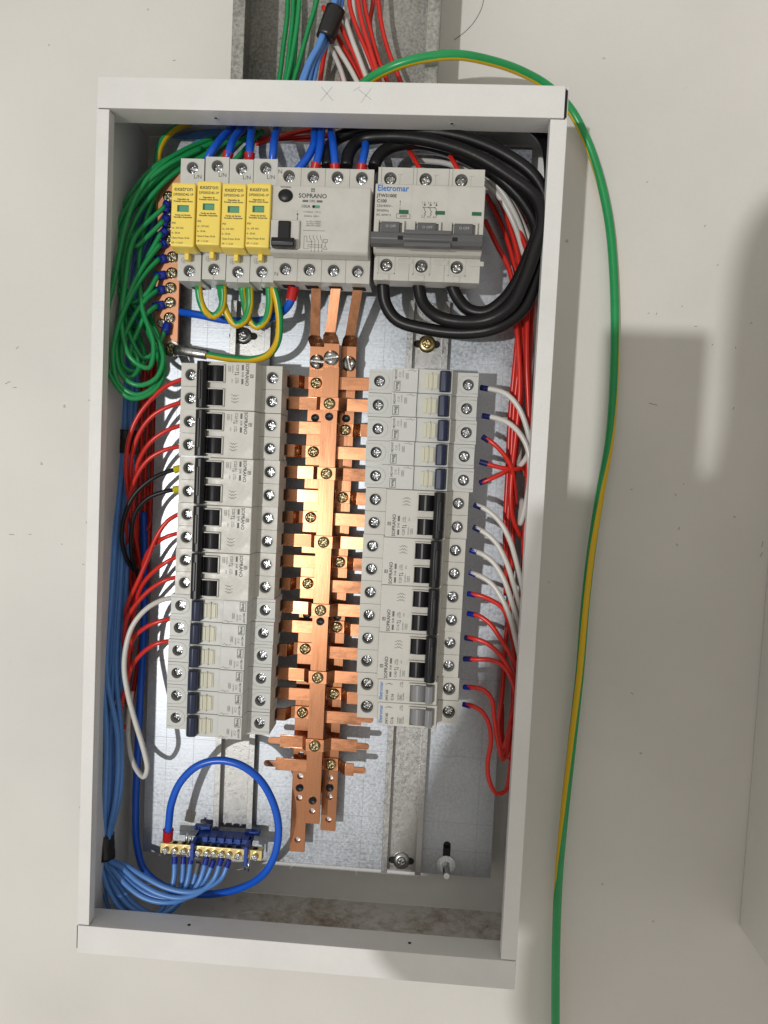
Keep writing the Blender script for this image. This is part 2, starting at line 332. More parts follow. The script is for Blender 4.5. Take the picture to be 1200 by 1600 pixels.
# screw heads, facing -Y, origin at the head's base
def screw_mesh(r, h, a, wd, dep, m, name='screw', slot=False):
    g = G(); N = []
    for q in range(4):
        base = q * math.pi / 2; t = math.atan2(wd, a)
        N += [base, base + t, base + (t + math.pi / 4) / 2, base + math.pi / 4, base + math.pi / 2 - (t + math.pi / 4) / 2, base + math.pi / 2 - t]
    inner, innerd, mid, outer, low = [], [], [], [], []
    for t in N:
        c_, s_ = abs(math.cos(t)), abs(math.sin(t))
        if slot: rr = min(a * r / max(c_, 1e-6), wd * r / max(s_, 1e-6)) if True else 0
        else: rr = min(a / c_, wd / max(s_, 1e-6)) if c_ >= s_ else min(a / s_, wd / max(c_, 1e-6))
        if slot: rr = min(0.97 * r, wd / max(s_, 1e-6))
        ct, st = math.cos(t), math.sin(t)
        inner.append(g.bm.verts.new((ct * rr, -h + 0.35 * h * (rr / r) ** 2, st * rr))); innerd.append(g.bm.verts.new((ct * rr * 0.8, -h + dep, st * rr * 0.8)))
        mid.append(g.bm.verts.new((ct * r * 0.985, -h * 0.62, st * r * 0.985))); outer.append(g.bm.verts.new((ct * r, -h * 0.4, st * r))); low.append(g.bm.verts.new((ct * r, 0, st * r)))
    n = len(N)
    for k in range(n):
        j = (k + 1) % n
        for A, B, sm in ((inner, innerd, False), (inner, mid, True), (mid, outer, True), (outer, low, True)):
            f = g.bm.faces.new((A[k], A[j], B[j], B[k])); f.smooth = sm
    g.bm.faces.new(innerd)
    return g.mesh(name, m)
SC_T = screw_mesh(3.5, 1.6, 2.5, 0.55, 1.3, M_nick)
SC_TS = screw_mesh(3.7, 1.6, 2.6, 0.6, 1.3, M_steel)
SC_B = screw_mesh(4.6, 2.3, 2.4, 0.55, 1.7, M_brown)
SC_BIG = screw_mesh(6.0, 2.6, 5.5, 0.7, 1.0, M_steel, slot=True)
SC_N = screw_mesh(2.6, 1.8, 1.8, 0.5, 1.2, M_nick)
def screw(me, parent, loc, rot=None): return link('screw', me, parent, loc, random.uniform(0, 1.57) if rot is None else rot)

# ------------------------------------------------------------------ setting: wall
YW = BD + 1.5
g = G(); a = at(-900, -700, YW); b = at(2300, 2500, YW)
g.box(a.x, b.x, YW, YW + 60, b.z, a.z)
tag(link('wall', g.mesh('wall', M_wall)), None, None, kind='structure')
# white cabinet standing out from the wall at the right-hand edge
c = at(1155, 1447, YW); g = G(); g.box(c.x, c.x + 320, -420, YW - 0.5, c.z, c.z + 1400, bev=1.0)
o = link('wall_cabinet', g.mesh('wall_cabinet', M_wall, c), None, c)
tag(o, 'plain off-white cabinet side standing out from the wall at the lower right edge', 'cabinet')

# ------------------------------------------------------------------ enclosure
enc = thing('metal_enclosure', 'open white painted steel electrical box with no door, screwed to the wall', 'electrical box', (BW / 2, BD, -BH))
EO = (BW / 2, BD, -BH)
RW, RH, TH = 9.6, 22.5, 1.4               # side rail width, top/bottom rail height, sheet thickness
def epart(name, g, m=M_paint): return link(name, g.mesh(name, m, EO), enc)
g = G(); g.box(TH, BW - TH, BD - TH, BD, -BH + TH, -TH); epart('back_panel', g)
g = G(); g.box(0.0, TH, TH, BD, -BH + 0.2, -0.2, bev=0.3); g.cyl((TH - 0.1, 62, -190), (1, 0, 0), 15, 0.5, 32, cap=True, r2=14.5); g.cyl((TH - 0.1, 62, -420), (1, 0, 0), 15, 0.5, 32, r2=14.5); epart('side_wall', g)
g = G(); g.box(BW - TH, BW, TH, BD, -BH + 0.2, -0.2, bev=0.3); epart('side_wall', g)
g = G(); g.box(TH, BW - TH, TH, BD - TH, -BH, -BH + TH, bev=0.2)
for kx, ky, kr in ((128, 52, 21), (182, 52, 26), (240, 44, 17)):
    g.rings((kx, ky, -BH + TH - 0.05), [(kr, 0), (kr - 0.6, 1.1), (kr - 2.2, 1.1), (kr - 2.8, 0)], 36, axis=(0, 0, 1), cap1=False)
g.cyl((325, 78, -BH + TH), (0, 0, 1), 4.2, 1.0, 16, r2=3.4); g.box(308, 309.2, 30, 98, -BH + TH, -BH + TH + 0.8)
epart('floor_panel', g, M_dirt)
# top panel with an opening where the duct comes in
x0, x1 = 112, 240
g = G(); g.box(TH, x0, TH, BD - TH, -TH, 0, bev=0.2); g.box(x1, BW - TH, TH, BD - TH, -TH, 0, bev=0.2); g.box(x0, x1, TH, 46, -TH, 0, bev=0.2); epart('top_panel', g)
FL = 25
g = G(); g.prism([(0, 0), (0, -RH), (FL, -RH), (FL, -RH + TH), (TH, -RH + TH), (TH, 0)], 'x', 0.4, BW - 2.6, bev=0.45)
for hx in (86, 262): g.rings((hx, 13, -RH - 0.02), [(2.0, 0.0), (1.4, 0.5), (0.9, 0.05)], 16, axis=(0, 0, -1))
epart('top_rail', g)
g = G(); g.prism([(0, -BH), (0, -BH + RH), (FL, -BH + RH), (FL, -BH + RH - TH), (TH, -BH + RH - TH), (TH, -BH)], 'x', 0.6, BW - 0.4, bev=0.45)
epart('bottom_rail', g)
g = G()
for hx, hz in ((86, -RH - 0.35), (262, -RH - 0.35)): g.cyl((hx, 12, hz), (0, 0, -1), 1.3, 0.15, 14)
for hx in (86, 262): g.cyl((hx, 12, -BH + RH + 0.2), (0, 0, 1), 1.3, 0.15, 14)
epart('screw_hole', g, M_hole)
for s in (0, 1):
    xa = 0.0 if s == 0 else BW - RW - 2.4; xb = RW if s == 0 else BW
    g = G(); g.box(xa, xb, 0.15, TH, -BH + RH + 0.8, -RH - 0.8, bev=0.4)
    xi = xb if s == 0 else xa
    g.box(min(xi, xi - (TH if s == 0 else -TH)), max(xi, xi - (TH if s == 0 else -TH)), 0.5, 10, -BH + RH + 1.2, -RH - 1.2, bev=0.3)
    epart('side_rail', g)
g = G(); g.box(BW - 2.0, BW - 0.9, 0.05, 0.6, -RH + 0.5, -3); g.box(0.1, 0.6, 0.02, 0.4, -BH + 4, -BH + RH); epart('corner_slit', g, M_hole)
pp = at(510, 147, -0.05); g = lines([(pp.x - 4, pp.z - 5, pp.x + 4, pp.z + 5), (pp.x - 4, pp.z + 5, pp.x + 5, pp.z - 4.5)], 0.5, -0.08)
epart('pencil_mark', g, M_pencil)
pp = at(571, 149, -0.05); g = lines([(pp.x - 3, pp.z - 5, pp.x + 4, pp.z + 5), (pp.x - 5, pp.z + 4, pp.x + 4.5, pp.z - 3), (pp.x - 9, pp.z + 3, pp.x - 4, pp.z + 6)], 0.45, -0.08)
epart('pencil_mark', g, M_pencil)

# ------------------------------------------------------------------ duct above
DY = 50
xl, xr = at(362, 60, DY).x, at(686, 60, DY).x
o_ = ((xl + xr) / 2, YW, 8); g = G(); zb, zt = 6, 420
g.box(xl, xr, YW - 2, YW - 0.3, zb, zt); g.box(xl, xl + 1.5, DY, YW - 2, zb, zt, bev=0.3); g.box(xr - 1.5, xr, DY, YW - 2, zb, zt, bev=0.3)
g.box(xl + 0.6, xl + 10, DY - 0.2, DY + 1.3, zb, zt, bev=0.4); g.box(xr - 10, xr - 0.6, DY - 0.2, DY + 1.3, zb, zt, bev=0.4)
g.box((xl + xr) / 2 - 6, (xl + xr) / 2 + 6, YW - 5, YW - 2, zb, zt, bev=0.8)
o = link('cable_duct', g.mesh('cable_duct', M_duct, o_), None, o_); tag(o, 'weathered galvanised steel cable channel running up the wall above the box', 'cable duct')

# ------------------------------------------------------------------ mounting plate and rails
YP = 76.0
bl, br = at(222, 1352, YP), at(766, 1372, YP); tz = at(500, 222, YP).z
g = G(); g.box(bl.x, br.x, YP, YP + 1.5, br.z, tz, bev=0.3)
g.box(bl.x, bl.x + 1.5, YP + 1, YP + 14, br.z, tz, bev=0.3); g.box(br.x - 1.5, br.x, YP + 1, YP + 14, br.z, tz, bev=0.3)
PO = ((bl.x + br.x) / 2, YP + 14, br.z); plate = thing('mounting_plate', 'bare galvanised steel mounting plate behind the breakers inside the box', 'mounting plate', PO)
link('plate_sheet', g.mesh('plate_sheet', M_plate, PO), plate)
M_line = mat('scribed_line', (0.30, 0.32, 0.34), 0.5, 0.8)
seg = []
for f in (0.035, 0.075, 0.17, 0.28, 0.40, 0.52, 0.64, 0.76, 0.88): seg.append((bl.x + 1, br.z + (tz - br.z) * f, br.x - 1, br.z + (tz - br.z) * f + 0.4))
for f in (0.06, 0.14, 0.3, 0.47, 0.63, 0.8, 0.955): seg.append((bl.x + (br.x - bl.x) * f, br.z + 1, bl.x + (br.x - bl.x) * f, tz - 1))
g = lines(seg, 0.28, YP - 0.06); link('scribed_line', g.mesh('scribed_line', M_line, PO), plate)

rs = random.Random(3); sc_ = []
for k in range(46):
    q = at(rs.uniform(300, 590), rs.uniform(1150, 1360), YP) if k < 30 else at(rs.uniform(600, 800), rs.uniform(520, 760), YP); a_ = rs.gauss(-0.55, 0.35); l_ = rs.uniform(3, 17); sc_.append((q.x, q.z, q.x - l_ * math.cos(a_), q.z + l_ * math.sin(a_)))
g = lines(sc_, 0.16, YP - 0.05); link('scratch_marks', g.mesh('scratch_marks', mat('bright_scratch', (0.9, 0.92, 0.94), 0.55, 0.8), PO), plate)['kind'] = 'stuff'
def rail(cx, z0, z1, label, horizontal=False, cz=0, yb=YP - 0.2, hgt=8.0):
    # hat section: web on the plate, flanges 7.5 mm forward
    y0 = yb - hgt; hw = 17.0
    P = [(-hw, y0), (-hw + 5, y0), (-hw + 5, yb - 1.1), (hw - 5, yb - 1.1), (hw - 5, y0), (hw, y0), (hw, y0 + 1.1), (hw - 3.9, y0 + 1.1), (hw - 3.9, yb), (-hw + 3.9, yb), (-hw + 3.9, y0 + 1.1), (-hw, y0 + 1.1)]
    g = G()
    if horizontal: g.prism([(p[1], cz + p[0]) for p in P], 'x', z0, z1, bev=0.2); oo = ((z0 + z1) / 2, yb, cz)
    else: g.prism([(cx + p[0], p[1]) for p in P], 'z', z0, z1, bev=0.2); oo = (cx, yb, z0)
    t = thing('din_rail', label, 'mounting rail', oo, 'steel mounting rails')
    link('rail_profile', g.mesh('rail_profile', M_alu, oo), t); return t, oo
def rail_fix(t, oo, p, d, m):
    yb = YP - 1.3
    g = G()
    for s in (-1, 1): g.cyl((p.x + d * s, yb - 0.05, p.z), (0, -1, 0), 3.0, 0.12, 20)
    g.box(p.x - abs(d), p.x + abs(d), yb - 0.12, yb, p.z - 3, p.z + 3); link('slot', g.mesh('slot', M_hole, oo), t)
    g = G(); g.rings((p.x, yb, p.z), [(7.2, 0), (7.2, 1.2), (3, 1.25)], 28); wsh = link('washer', g.mesh('washer', m, oo), t)
    link('screw', screw_mesh(4.0, 2.4, 2.1, 0.5, 1.6, m), t, Vector((p.x, yb - 1.2, p.z)) - Vector(oo), 0.3)
lx = at(391, 524, 68).x
tl, ol = rail(lx, at(362, 1300, 68).z, at(391, 470, 68).z, 'left vertical steel rail under the left column of breakers')
rail_fix(tl, ol, at(379, 524, 72) , 9, M_alu)
rx = at(632, 1250, 68).x
tr, orr = rail(rx, at(630, 1366, 68).z, at(668, 470, 68).z, 'right vertical steel rail, its bare lower end showing')
rail_fix(tr, orr, at(667, 537, 72), 8, M_brass); rail_fix(tr, orr, at(627, 1347, 72), 8, M_alu)
ZT = at(506, 350, 5).z
th, oh = rail(0, at(283, 350, 50).x, at(748, 350, 50).x, 'horizontal steel rail behind the top row of devices', True, ZT, yb=58)
for px_ in (300, 700):
    g = G(); p = at(px_, 350, 60); g.box(p.x - 6, p.x + 6, 58.2, YP - 0.1, ZT - 12, ZT + 12, bev=0.5); link('standoff', g.mesh('standoff', M_alu, oh), th)
# stud with nut lower right
p = at(697, 1352, 74); st = thing('threaded_stud', 'threaded stud with hexagon nut and washer at the lower right of the plate', 'bolt', (p.x, YP, p.z))
so = (p.x, YP, p.z)
g = G(); g.cyl((p.x, YP, p.z), (0, -1, 0.0), 2.6, 20, 14)
for k in range(14): g.rings((p.x, YP - 6 - k, p.z), [(2.6, 0), (3.05, 0.45), (2.6, 0.9)], 14, cap1=False)
link('stud', g.mesh('stud', M_nick, so), st)
g = G(); g.cyl((p.x, YP - 1.4, p.z), (0, -1, 0), 5.8, 4.2, 6, smooth=False); link('nut', g.mesh('nut', M_nick, so), st)
g = G(); g.cyl((p.x, YP - 0.1, p.z), (0, -1, 0), 8.0, 1.2, 28); link('washer', g.mesh('washer', M_nick, so), st)
g = G(); g.box(p.x - 3.2, p.x + 3.2, YP - 0.15, YP - 0.02, p.z + 2, p.z + 17); g.cyl((p.x, YP - 0.02, p.z + 17), (0, -1, 0), 3.2, 0.13, 20); link('slot', g.mesh('slot', M_hole, so), st)

# ------------------------------------------------------------------ breakers (upright prototypes, origin at the middle of the shoulder plane)
def body_mesh2(width, poles, hz, nz0, nz1, nose, back, m, sz, hr=4.4, slope=1.2, off=0.0, hzb=None, szb=None):
    g = G(); W2 = width / 2; hzb = hz if hzb is None else hzb; szb = sz if szb is None else szb
    g.prism([(0, nz1 + slope), (-nose, nz1), (-nose, nz0), (0, nz0 - slope), (8, nz0 - slope), (8, nz1 + slope)], 'x', -W2 + 0.12, W2 - 0.12, bev=0.45)
    pw = width / poles
    for k in range(poles):
        xa, xb = -W2 + pw * k + 0.12, -W2 + pw * (k + 1) - 0.12; cx = (xa + xb) / 2 + off
        for (za, zb_, zc) in ((nz1 + slope - 0.3, hz, sz), (-hzb, nz0 - slope + 0.3, -szb)):
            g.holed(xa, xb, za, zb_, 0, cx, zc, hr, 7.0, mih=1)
            g.rings((cx, 0.02, zc), [(hr + 0.1, -0.1), (hr + 0.25, 0.28), (hr + 0.6, 0.28), (hr + 0.9, -0.1)], 24, cap1=False)
            # four skirt walls
            for q in ((xa, za, xb, za), (xb, za, xb, zb_), (xb, zb_, xa, zb_), (xa, zb_, xa, za)):
                g.bm.faces.new([g.bm.verts.new(v) for v in ((q[0], 0, q[1]), (q[2], 0, q[3]), (q[2], 8, q[3]), (q[0], 8, q[1]))])
    g.prism([(8, hz), (8, -hzb), (28, -hzb), (31, -hzb + 4), (back, -hzb + 8), (back, hz - 8), (31, hz - 4), (28, hz)], 'x', -W2 + 0.12, W2 - 0.12)
    return g.mesh('housing', [m, M_cup_shade])
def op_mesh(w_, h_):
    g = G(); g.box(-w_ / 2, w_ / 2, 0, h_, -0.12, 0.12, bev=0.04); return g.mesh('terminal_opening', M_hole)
OPS = {}
def openings(t, width, poles, hz, zs=(1, -1), y=20, w_=9, h_=9, hzb=None):
    if (w_, h_) not in OPS: OPS[(w_, h_)] = op_mesh(w_, h_)
    pw = width / poles
    for k in range(poles):
        for q in zs: link('terminal_opening', OPS[(w_, h_)], t, (-width / 2 + pw * (k + 0.5), y, hz if q > 0 else -(hzb or hz)))

# -- two-pole breaker with black linked handle
W2P = 36.14
SOP_BODY = body_mesh2(W2P, 2, 39.5, -22.3, 22.6, 15.5, 42, M_soft, 32.0)
def sop_rocker():
    g = G()
    P = [(-15.3, -13.2)] + [(-15.5 - 3.2 * math.sin(t * math.pi / 8), -1.6 - 11.6 * (1 - t / 8)) for t in range(1, 8)] + [(-15.3, -1.6)]
    g.prism(P, 'x', -5.9, 5.9, bev=0.2); return g.mesh('rocker', M_black)
def sop_rim():
    g = G(); g.box(-6.9, -5.95, -18.3, -15.3, -13.2, -1.2, bev=0.35); g.box(5.95, 6.9, -18.3, -15.3, -13.2, -1.2, bev=0.35); g.box(-6.9, 6.9, -17.0, -15.3, -1.5, -0.5, bev=0.3)
    return g.mesh('handle_rim', M_soft)
def sop_bar():
    g = G(); g.prism([(-16.05, -21.5), (-21.5, -20.6), (-23.0, -18.0), (-23.0, -15.4), (-20.5, -13.2), (-16.05, -12.8)], 'x', -W2P / 2 + 0.8, W2P / 2 - 0.8, bev=0.5)
    g.prism([(-22.95, -19.3), (-23.6, -18.5), (-23.6, -17.0), (-22.95, -16.4)], 'x', -11, 11, bev=0.3)
    return g.mesh('linked_handle', M_black)
S_ROCK, S_RIM, S_BAR = sop_rocker(), sop_rim(), sop_bar()
def squig(n, w_=0.35, s=1.0):
    seg = []
    for k in range(n):
        x = k * 2.4 * s
        seg += [(x, 4 * s, x, 2.6 * s), (x, 2.6 * s, x + 1.2 * s, 1.6 * s), (x + 1.2 * s, 1.6 * s, x, 0.8 * s), (x, 0.8 * s, x + 1.2 * s, 0), (x + 1.2 * s, 0, x, -0.8 * s), (x, -0.8 * s, x, -2.2 * s)]
    return lines(seg, w_)
SQ2 = squig(3, 0.3).mesh('printed_diagram', M_printg)
YN = -15.62
def bars_mesh(segs, m):
    g = G()
    for (xa, xb, za, zb_) in segs: g.bm.faces.new([g.bm.verts.new(v) for v in ((xa, 0, za), (xb, 0, za), (xb, 0, zb_), (xa, 0, zb_))])
    return g.mesh('printed_mark', m)
LOGO_S = bars_mesh([(-1.2, 1.2, 0.9, 1.25), (-1.2, 1.2, -1.25, -0.9), (-1.25, -0.9, -1.25, 1.25), (0.9, 1.25, -1.25, 1.25), (-0.5, 0.9, 0.1, 0.5), (-0.5, -0.1, -0.6, 0.5)], M_print)
BAR_S = bars_mesh([(-7.2, -3.1, -0.75, 0.75), (3.1, 7.2, -0.75, 0.75)], M_printg)
ARR_S = lines([(0, -1.5, 0, 1.5), (-0.5, 0.9, 0, 1.6), (0.5, 0.9, 0, 1.6), (1.5, -1.5, 1.5, 1.5), (1.0, -0.9, 1.5, -1.6), (2.0, -0.9, 1.5, -1.6)], 0.35).mesh('printed_mark', M_print)
BOXO = lines([(-2, -0.8, 2, -0.8), (2, -0.8, 2, 0.8), (2, 0.8, -2, 0.8), (-2, 0.8, -2, -0.8)], 0.25).mesh('printed_mark', M_printg)
LBL2 = bars_mesh([(-15.5, 15.5, 3.0, 21.0)], M_soft)
def make_two_pole(rating):
    t = thing('circuit_breaker', 'x', 'circuit breaker', (0, 0, 0))
    link('housing', SOP_BODY, t); openings(t, W2P, 2, 39.5)
    link('linked_handle', S_BAR, t)
    for s in (-1, 1):
        link('rocker', S_ROCK, t, (s * 8.95, 0, 0)); link('handle_rim', S_RIM, t, (s * 8.95, 0, 0))
        for q in (-1, 1): screw(SC_T, t, (s * 8.95 + random.uniform(-.2, .2), 6.6, q * 32.0))
    X = -8.9
    link('printed_mark', LOGO_S, t, (X + 1, YN, 19.6)); text('SOPRANO', 3.6, M_print, t, (X, YN, 16.0), bold=0.05)
    link('printed_mark', BAR_S, t, (X, YN, 12.6)); text('SHB', 2.2, M_print, t, (X, YN, 12.6))
    text(rating, 2.8, M_print, t, (X - 5.0, YN, 8.6)); link('printed_mark', ARR_S, t, (X - 1.4, YN, 8.2)); text('I-ON\nO-OFF', 1.6, M_print, t, (X + 4.6, YN, 8.4))
    text('230/400V~', 1.5, M_printg, t, (X - 3.5, YN, 5.0)); text('IPW', 1.5, M_printg, t, (X + 5, YN, 4.6)); link('printed_mark', BOXO, t, (X - 4, YN, 2.6)); text('3000', 1.2, M_printg, t, (X - 4, YN, 2.6))
    link('printed_diagram', SQ2, t, (6.5, YN, 6.5)); return t

# -- one-pole breaker with navy handle
W1P = 18.07
def weg_body():
    g = G(); W2 = W1P / 2
    g.prism([(0, 23.6), (-12.5, 22.8), (-12.5, -21.6), (0, -22.6), (8, -22.6), (8, 23.6)], 'x', -W2 + 0.15, W2 - 0.15, bev=0.4)
    g.box(-W2 + 0.15, W2 - 0.15, -14.3, -12.4, 4.0, 22.8, bev=0.35)
    g.box(-W2 + 0.6, W2 - 1.4, -13.6, -12.4, -21.4, -20.4, bev=0.2)
    for (za, zb_, zc) in ((23.2, 41.5, 33.5), (-41.5, -22.4, -34)):
        g.holed(-W2 + 0.15, W2 - 0.15, za, zb_, 0, 0, zc, 4.3, 7.0, mih=1)
        for q in ((-W2 + .15, za, W2 - .15, za), (W2 - .15, za, W2 - .15, zb_), (W2 - .15, zb_, -W2 + .15, zb_), (-W2 + .15, zb_, -W2 + .15, za)):
            g.bm.faces.new([g.bm.verts.new(v) for v in ((q[0], 0, q[1]), (q[2], 0, q[3]), (q[2], 8, q[3]), (q[0], 8, q[1]))])
        # raised arch round the screw
        s = 1 if zc > 0 else -1; pts = []
        for k in range(13):
            a_ = math.pi * k / 12; pts.append(Vector((6.6 * math.cos(a_), 0.05, zc - s * 1.2 - s * 6.2 * math.sin(a_) * 1.0)))
        pts = [Vector((6.6, 0.05, s * 41))] + pts + [Vector((-6.6, 0.05, s * 41))]
        g.tube(pts, 0.32, 6)
    g.prism([(8, 41.5), (8, -41.5), (28, -41.5), (31, -37), (42, -33), (42, 33), (31, 37), (28, 41.5)], 'x', -W2 + 0.15, W2 - 0.15)
    return g.mesh('housing', [M_cool, M_cup_shade])
WEG_BODY = weg_body()
def weg_window():
    g = G(); g.box(-5.6, 5.6, -13.2, -12.3, -11.4, -0.8, bev=0.25)
    for k in range(3): g.box(-5.2, 5.2, -13.9, -13.1, -10.6 + k * 3.4, -8.6 + k * 3.4 , bev=0.3)
    g.box(-6.6, 6.6, -14.2, -13.0, -7.4 + 1.0, -6.6 + 1.0, bev=0.2)
    return g.mesh('handle_window', M_cream)
def weg_handle():
    g = G(); g.prism([(-12.4, -20.2), (-18.4, -19.4), (-19.6, -16.5), (-18.6, -12.4), (-12.4, -11.8)], 'x', -7.7, 7.7, bev=0.8); return g.mesh('handle', M_navy)
W_WIN, W_HAN = weg_window(), weg_handle()
W_GRV = bars_mesh([(-8.4, 8.4, 3.7, 3.95)], M_printg)
W_LOGO = lines([(-3.4, -2.2, 3.4, -2.2), (3.4, -2.2, 3.4, 2.2), (3.4, 2.2, -3.4, 2.2), (-3.4, 2.2, -3.4, -2.2)], 0.4).mesh('printed_mark', M_printg)
W_DIA = lines([(-3, 0, -1.4, 0), (-1.4, 0, -0.6, 0.8), (-0.4, 0, 0.3, 0), (0.3, 0, 0.3, 0.8), (0.3, 0.8, 1.0, 0.8), (1.0, 0.8, 1.0, 0), (1.0, 0, 1.8, 0), (1.8, 0, 2.2, -0.8), (2.2, -0.8, 2.9, 0), (2.9, 0, 4, 0)], 0.22).mesh('printed_diagram', M_printg)
def make_one_pole():
    t = thing('circuit_breaker', 'x', 'circuit breaker', (0, 0, 0))
    link('housing', WEG_BODY, t); openings(t, W1P, 1, 41.5); link('handle_window', W_WIN, t); link('handle', W_HAN, t)
    screw(SC_T, t, (0, 6.6, 33.5)); screw(SC_T, t, (0, 6.6, -34)); y = -14.4
    link('printed_mark', W_GRV, t, (0, -12.62, 0)); link('printed_mark', W_LOGO, t, (-4.4, y, 19.4)); text('weg', 3.6, M_printg, t, (-4.4, y, 19.7), bold=0.09)
    text('MDWP', 2.5, M_printg, t, (4.0, y, 20.4), bold=0.03); text('C10', 2.3, M_printg, t, (3.8, y, 17.4)); text('~230/400V', 1.4, M_printg, t, (4.2, y, 15.2)); text('3000', 1.4, M_printg, t, (3.0, y, 12.2))
    link('printed_mark', BOXO, t, (3.0, y, 12.2)); 
    o = link('printed_diagram', W_DIA, t, (7.2, y, 9.0), 1.5708)
    return t

# -- one-pole breaker with grey handle
JW_BODY = body_mesh2(W1P, 1, 39.5, -22.3, 22.6, 15.0, 42, M_soft, 32.0, hr=4.9)
def jw_rocker():
    g = G(); P = [(-14.8, -14)] + [(-15 - 3.4 * math.sin(t * math.pi / 8), -2 - 12 * (1 - t / 8)) for t in range(1, 8)] + [(-14.8, -2)]
    g.prism(P, 'x', -6.2, 6.2, bev=0.2); g.prism([(-14.9, -20), (-20.5, -19), (-21.5, -16), (-20.0, -13.5), (-14.9, -13)], 'x', -6.6, 6.6, bev=0.6); return g.mesh('handle', M_midg)
def jw_rim():
    g = G(); g.box(-7.4, -6.4, -17.6, -14.8, -14, -1.4, bev=0.3); g.box(6.4, 7.4, -17.6, -14.8, -14, -1.4, bev=0.3); g.box(-7.4, 7.4, -17.0, -14.8, -1.8, -0.8, bev=0.3); return g.mesh('handle_rim', M_soft)
J_R, J_RIM = jw_rocker(), jw_rim()
def make_jw():
    t = thing('circuit_breaker', 'x', 'circuit breaker', (0, 0, 0))
    link('housing', JW_BODY, t); openings(t, W1P, 1, 39.5); link('handle', J_R, t); link('handle_rim', J_RIM, t)
    screw(SC_TS, t, (0, 4.6, 32)); screw(SC_TS, t, (0, 4.6, -32)); y = -15.12
    text('Eletromar', 3.7, M_printb, t, (0, y, 20.2), bold=0.07, sx=0.92); text('JW116E', 2.5, M_print, t, (-3.2, y, 15.6), bold=0.05); text('C16', 3.0, M_print, t, (-4.6, y, 11.4), bold=0.05)
    text('230/400V~', 1.4, M_print, t, (-3.8, y, 7.0)); text('3000', 1.4, M_print, t, (-4.5, y, 5.0)); link('printed_mark', BOXO, t, (-4.5, y, 5.0)); text('IEC 60898', 1.3, M_print, t, (-3.8, y, 3.0))
    text('I ON\nO OFF', 1.6, M_print, t, (5.6, y, 4.8)); o = link('printed_diagram', SQ1, t, (5.2, y, 13.5)); return t
SQ1 = squig(1, 0.3, 0.9).mesh('printed_diagram', M_print)

YS = 20.0
Lr = [((298, 583), (430, 592)), ((296, 620), (428, 628)), ((295, 657), (427, 665)), ((293, 694), (426, 702)), ((295, 731), (425, 738)), ((294, 767), (423, 774)), ((292, 802), (421, 810)), ((291, 838), (421, 846)), ((290, 873), (419, 881)), ((288, 910), (417, 916)),
      ((283, 944), (417, 952)), ((280, 980), (415, 988)), ((278, 1016), (413, 1024)), ((276, 1051), (412, 1060)), ((275, 1086), (411, 1095)), ((274, 1122), (410, 1131))]
Rr = [((591, 593), (733, 603)), ((589, 633), (730, 641)), ((589, 671), (729, 679)), ((586, 708), (726, 716)), ((586, 745), (724, 751)), ((587, 781), (716, 788)), ((585, 817), (714, 823)), ((583, 853), (711, 859)), ((581, 888), (709, 895)),
      ((579, 924), (707, 932)), ((578, 959), (705, 967)), ((575, 995), (703, 1003)), ((574, 1030), (701, 1039)), ((575, 1064), (701, 1074)), ((574, 1100), (701, 1111))]
def fit(rows):
    zs = [(at(*r[0], YS + 3).z + at(*r[1], YS + 3).z) / 2 for r in rows]; n = len(zs); mk = (n - 1) / 2; mz_ = sum(zs) / n
    b_ = -18.07; return mz_ - mk * b_, b_
FITS = {id(Lr): fit(Lr), id(Rr): fit(Rr)}
def centre(rows):
    L = Lr if rows[0] in Lr else Rr; i0 = L.index(rows[0]); z0, b_ = FITS[id(L)]
    xs = [at(x, y, YS + 3).x for r in rows for (x, y) in r]
    return Vector((sum(xs) / len(xs), 0, z0 + b_ * (i0 + (len(rows) - 1) / 2)))
ORD = ['first', 'second', 'third', 'fourth', 'fifth', 'sixth']
p2, p1, pj = make_two_pole('C20'), make_one_pole(), make_jw(); used = set()
def place(proto, p, rot, label, group, rating=None):
    if proto.name in used: o = copy_tree(proto)
    else: o = proto; used.add(proto.name)
    o.location = Vector((p.x, YS + random.uniform(-0.25, 0.25), p.z)) * MM; o.rotation_euler = (random.uniform(-.006, .006), rot + random.uniform(-.004, .004), random.uniform(-.008, .008))
    tag(o, label, 'circuit breaker', group)
    if rating:
        for ch in o.children:
            if ch.type == 'MESH' and ch.data == TXT[('C20', 2.8, M_print.name, 'CENTER', 0.0, 1.0)]: ch.data = text_mesh(rating, 2.8, M_print)
    for ch in o.children:
        if ch.name.startswith('screw'): ch.rotation_euler = (0, random.uniform(0, 1.57), 0)
    return o
CW, CCW = math.pi / 2, -math.pi / 2   # rotation about +Y (viewed from -Y a positive angle turns clockwise)
g1, g2, g3 = 'grey two-pole breakers with black linked handles', 'grey one-pole breakers with navy handles', 'one-pole breakers with grey handles'
EXTRA = ['topmost, just under the green and yellow wire', 'second from the top of the column', 'with the two black wires in yellow sleeves', 'just under the one with black wires', 'lowest black-handled one, above the navy handles']
def rowz(rows): return centre(rows)
NSH = {'L': 0}
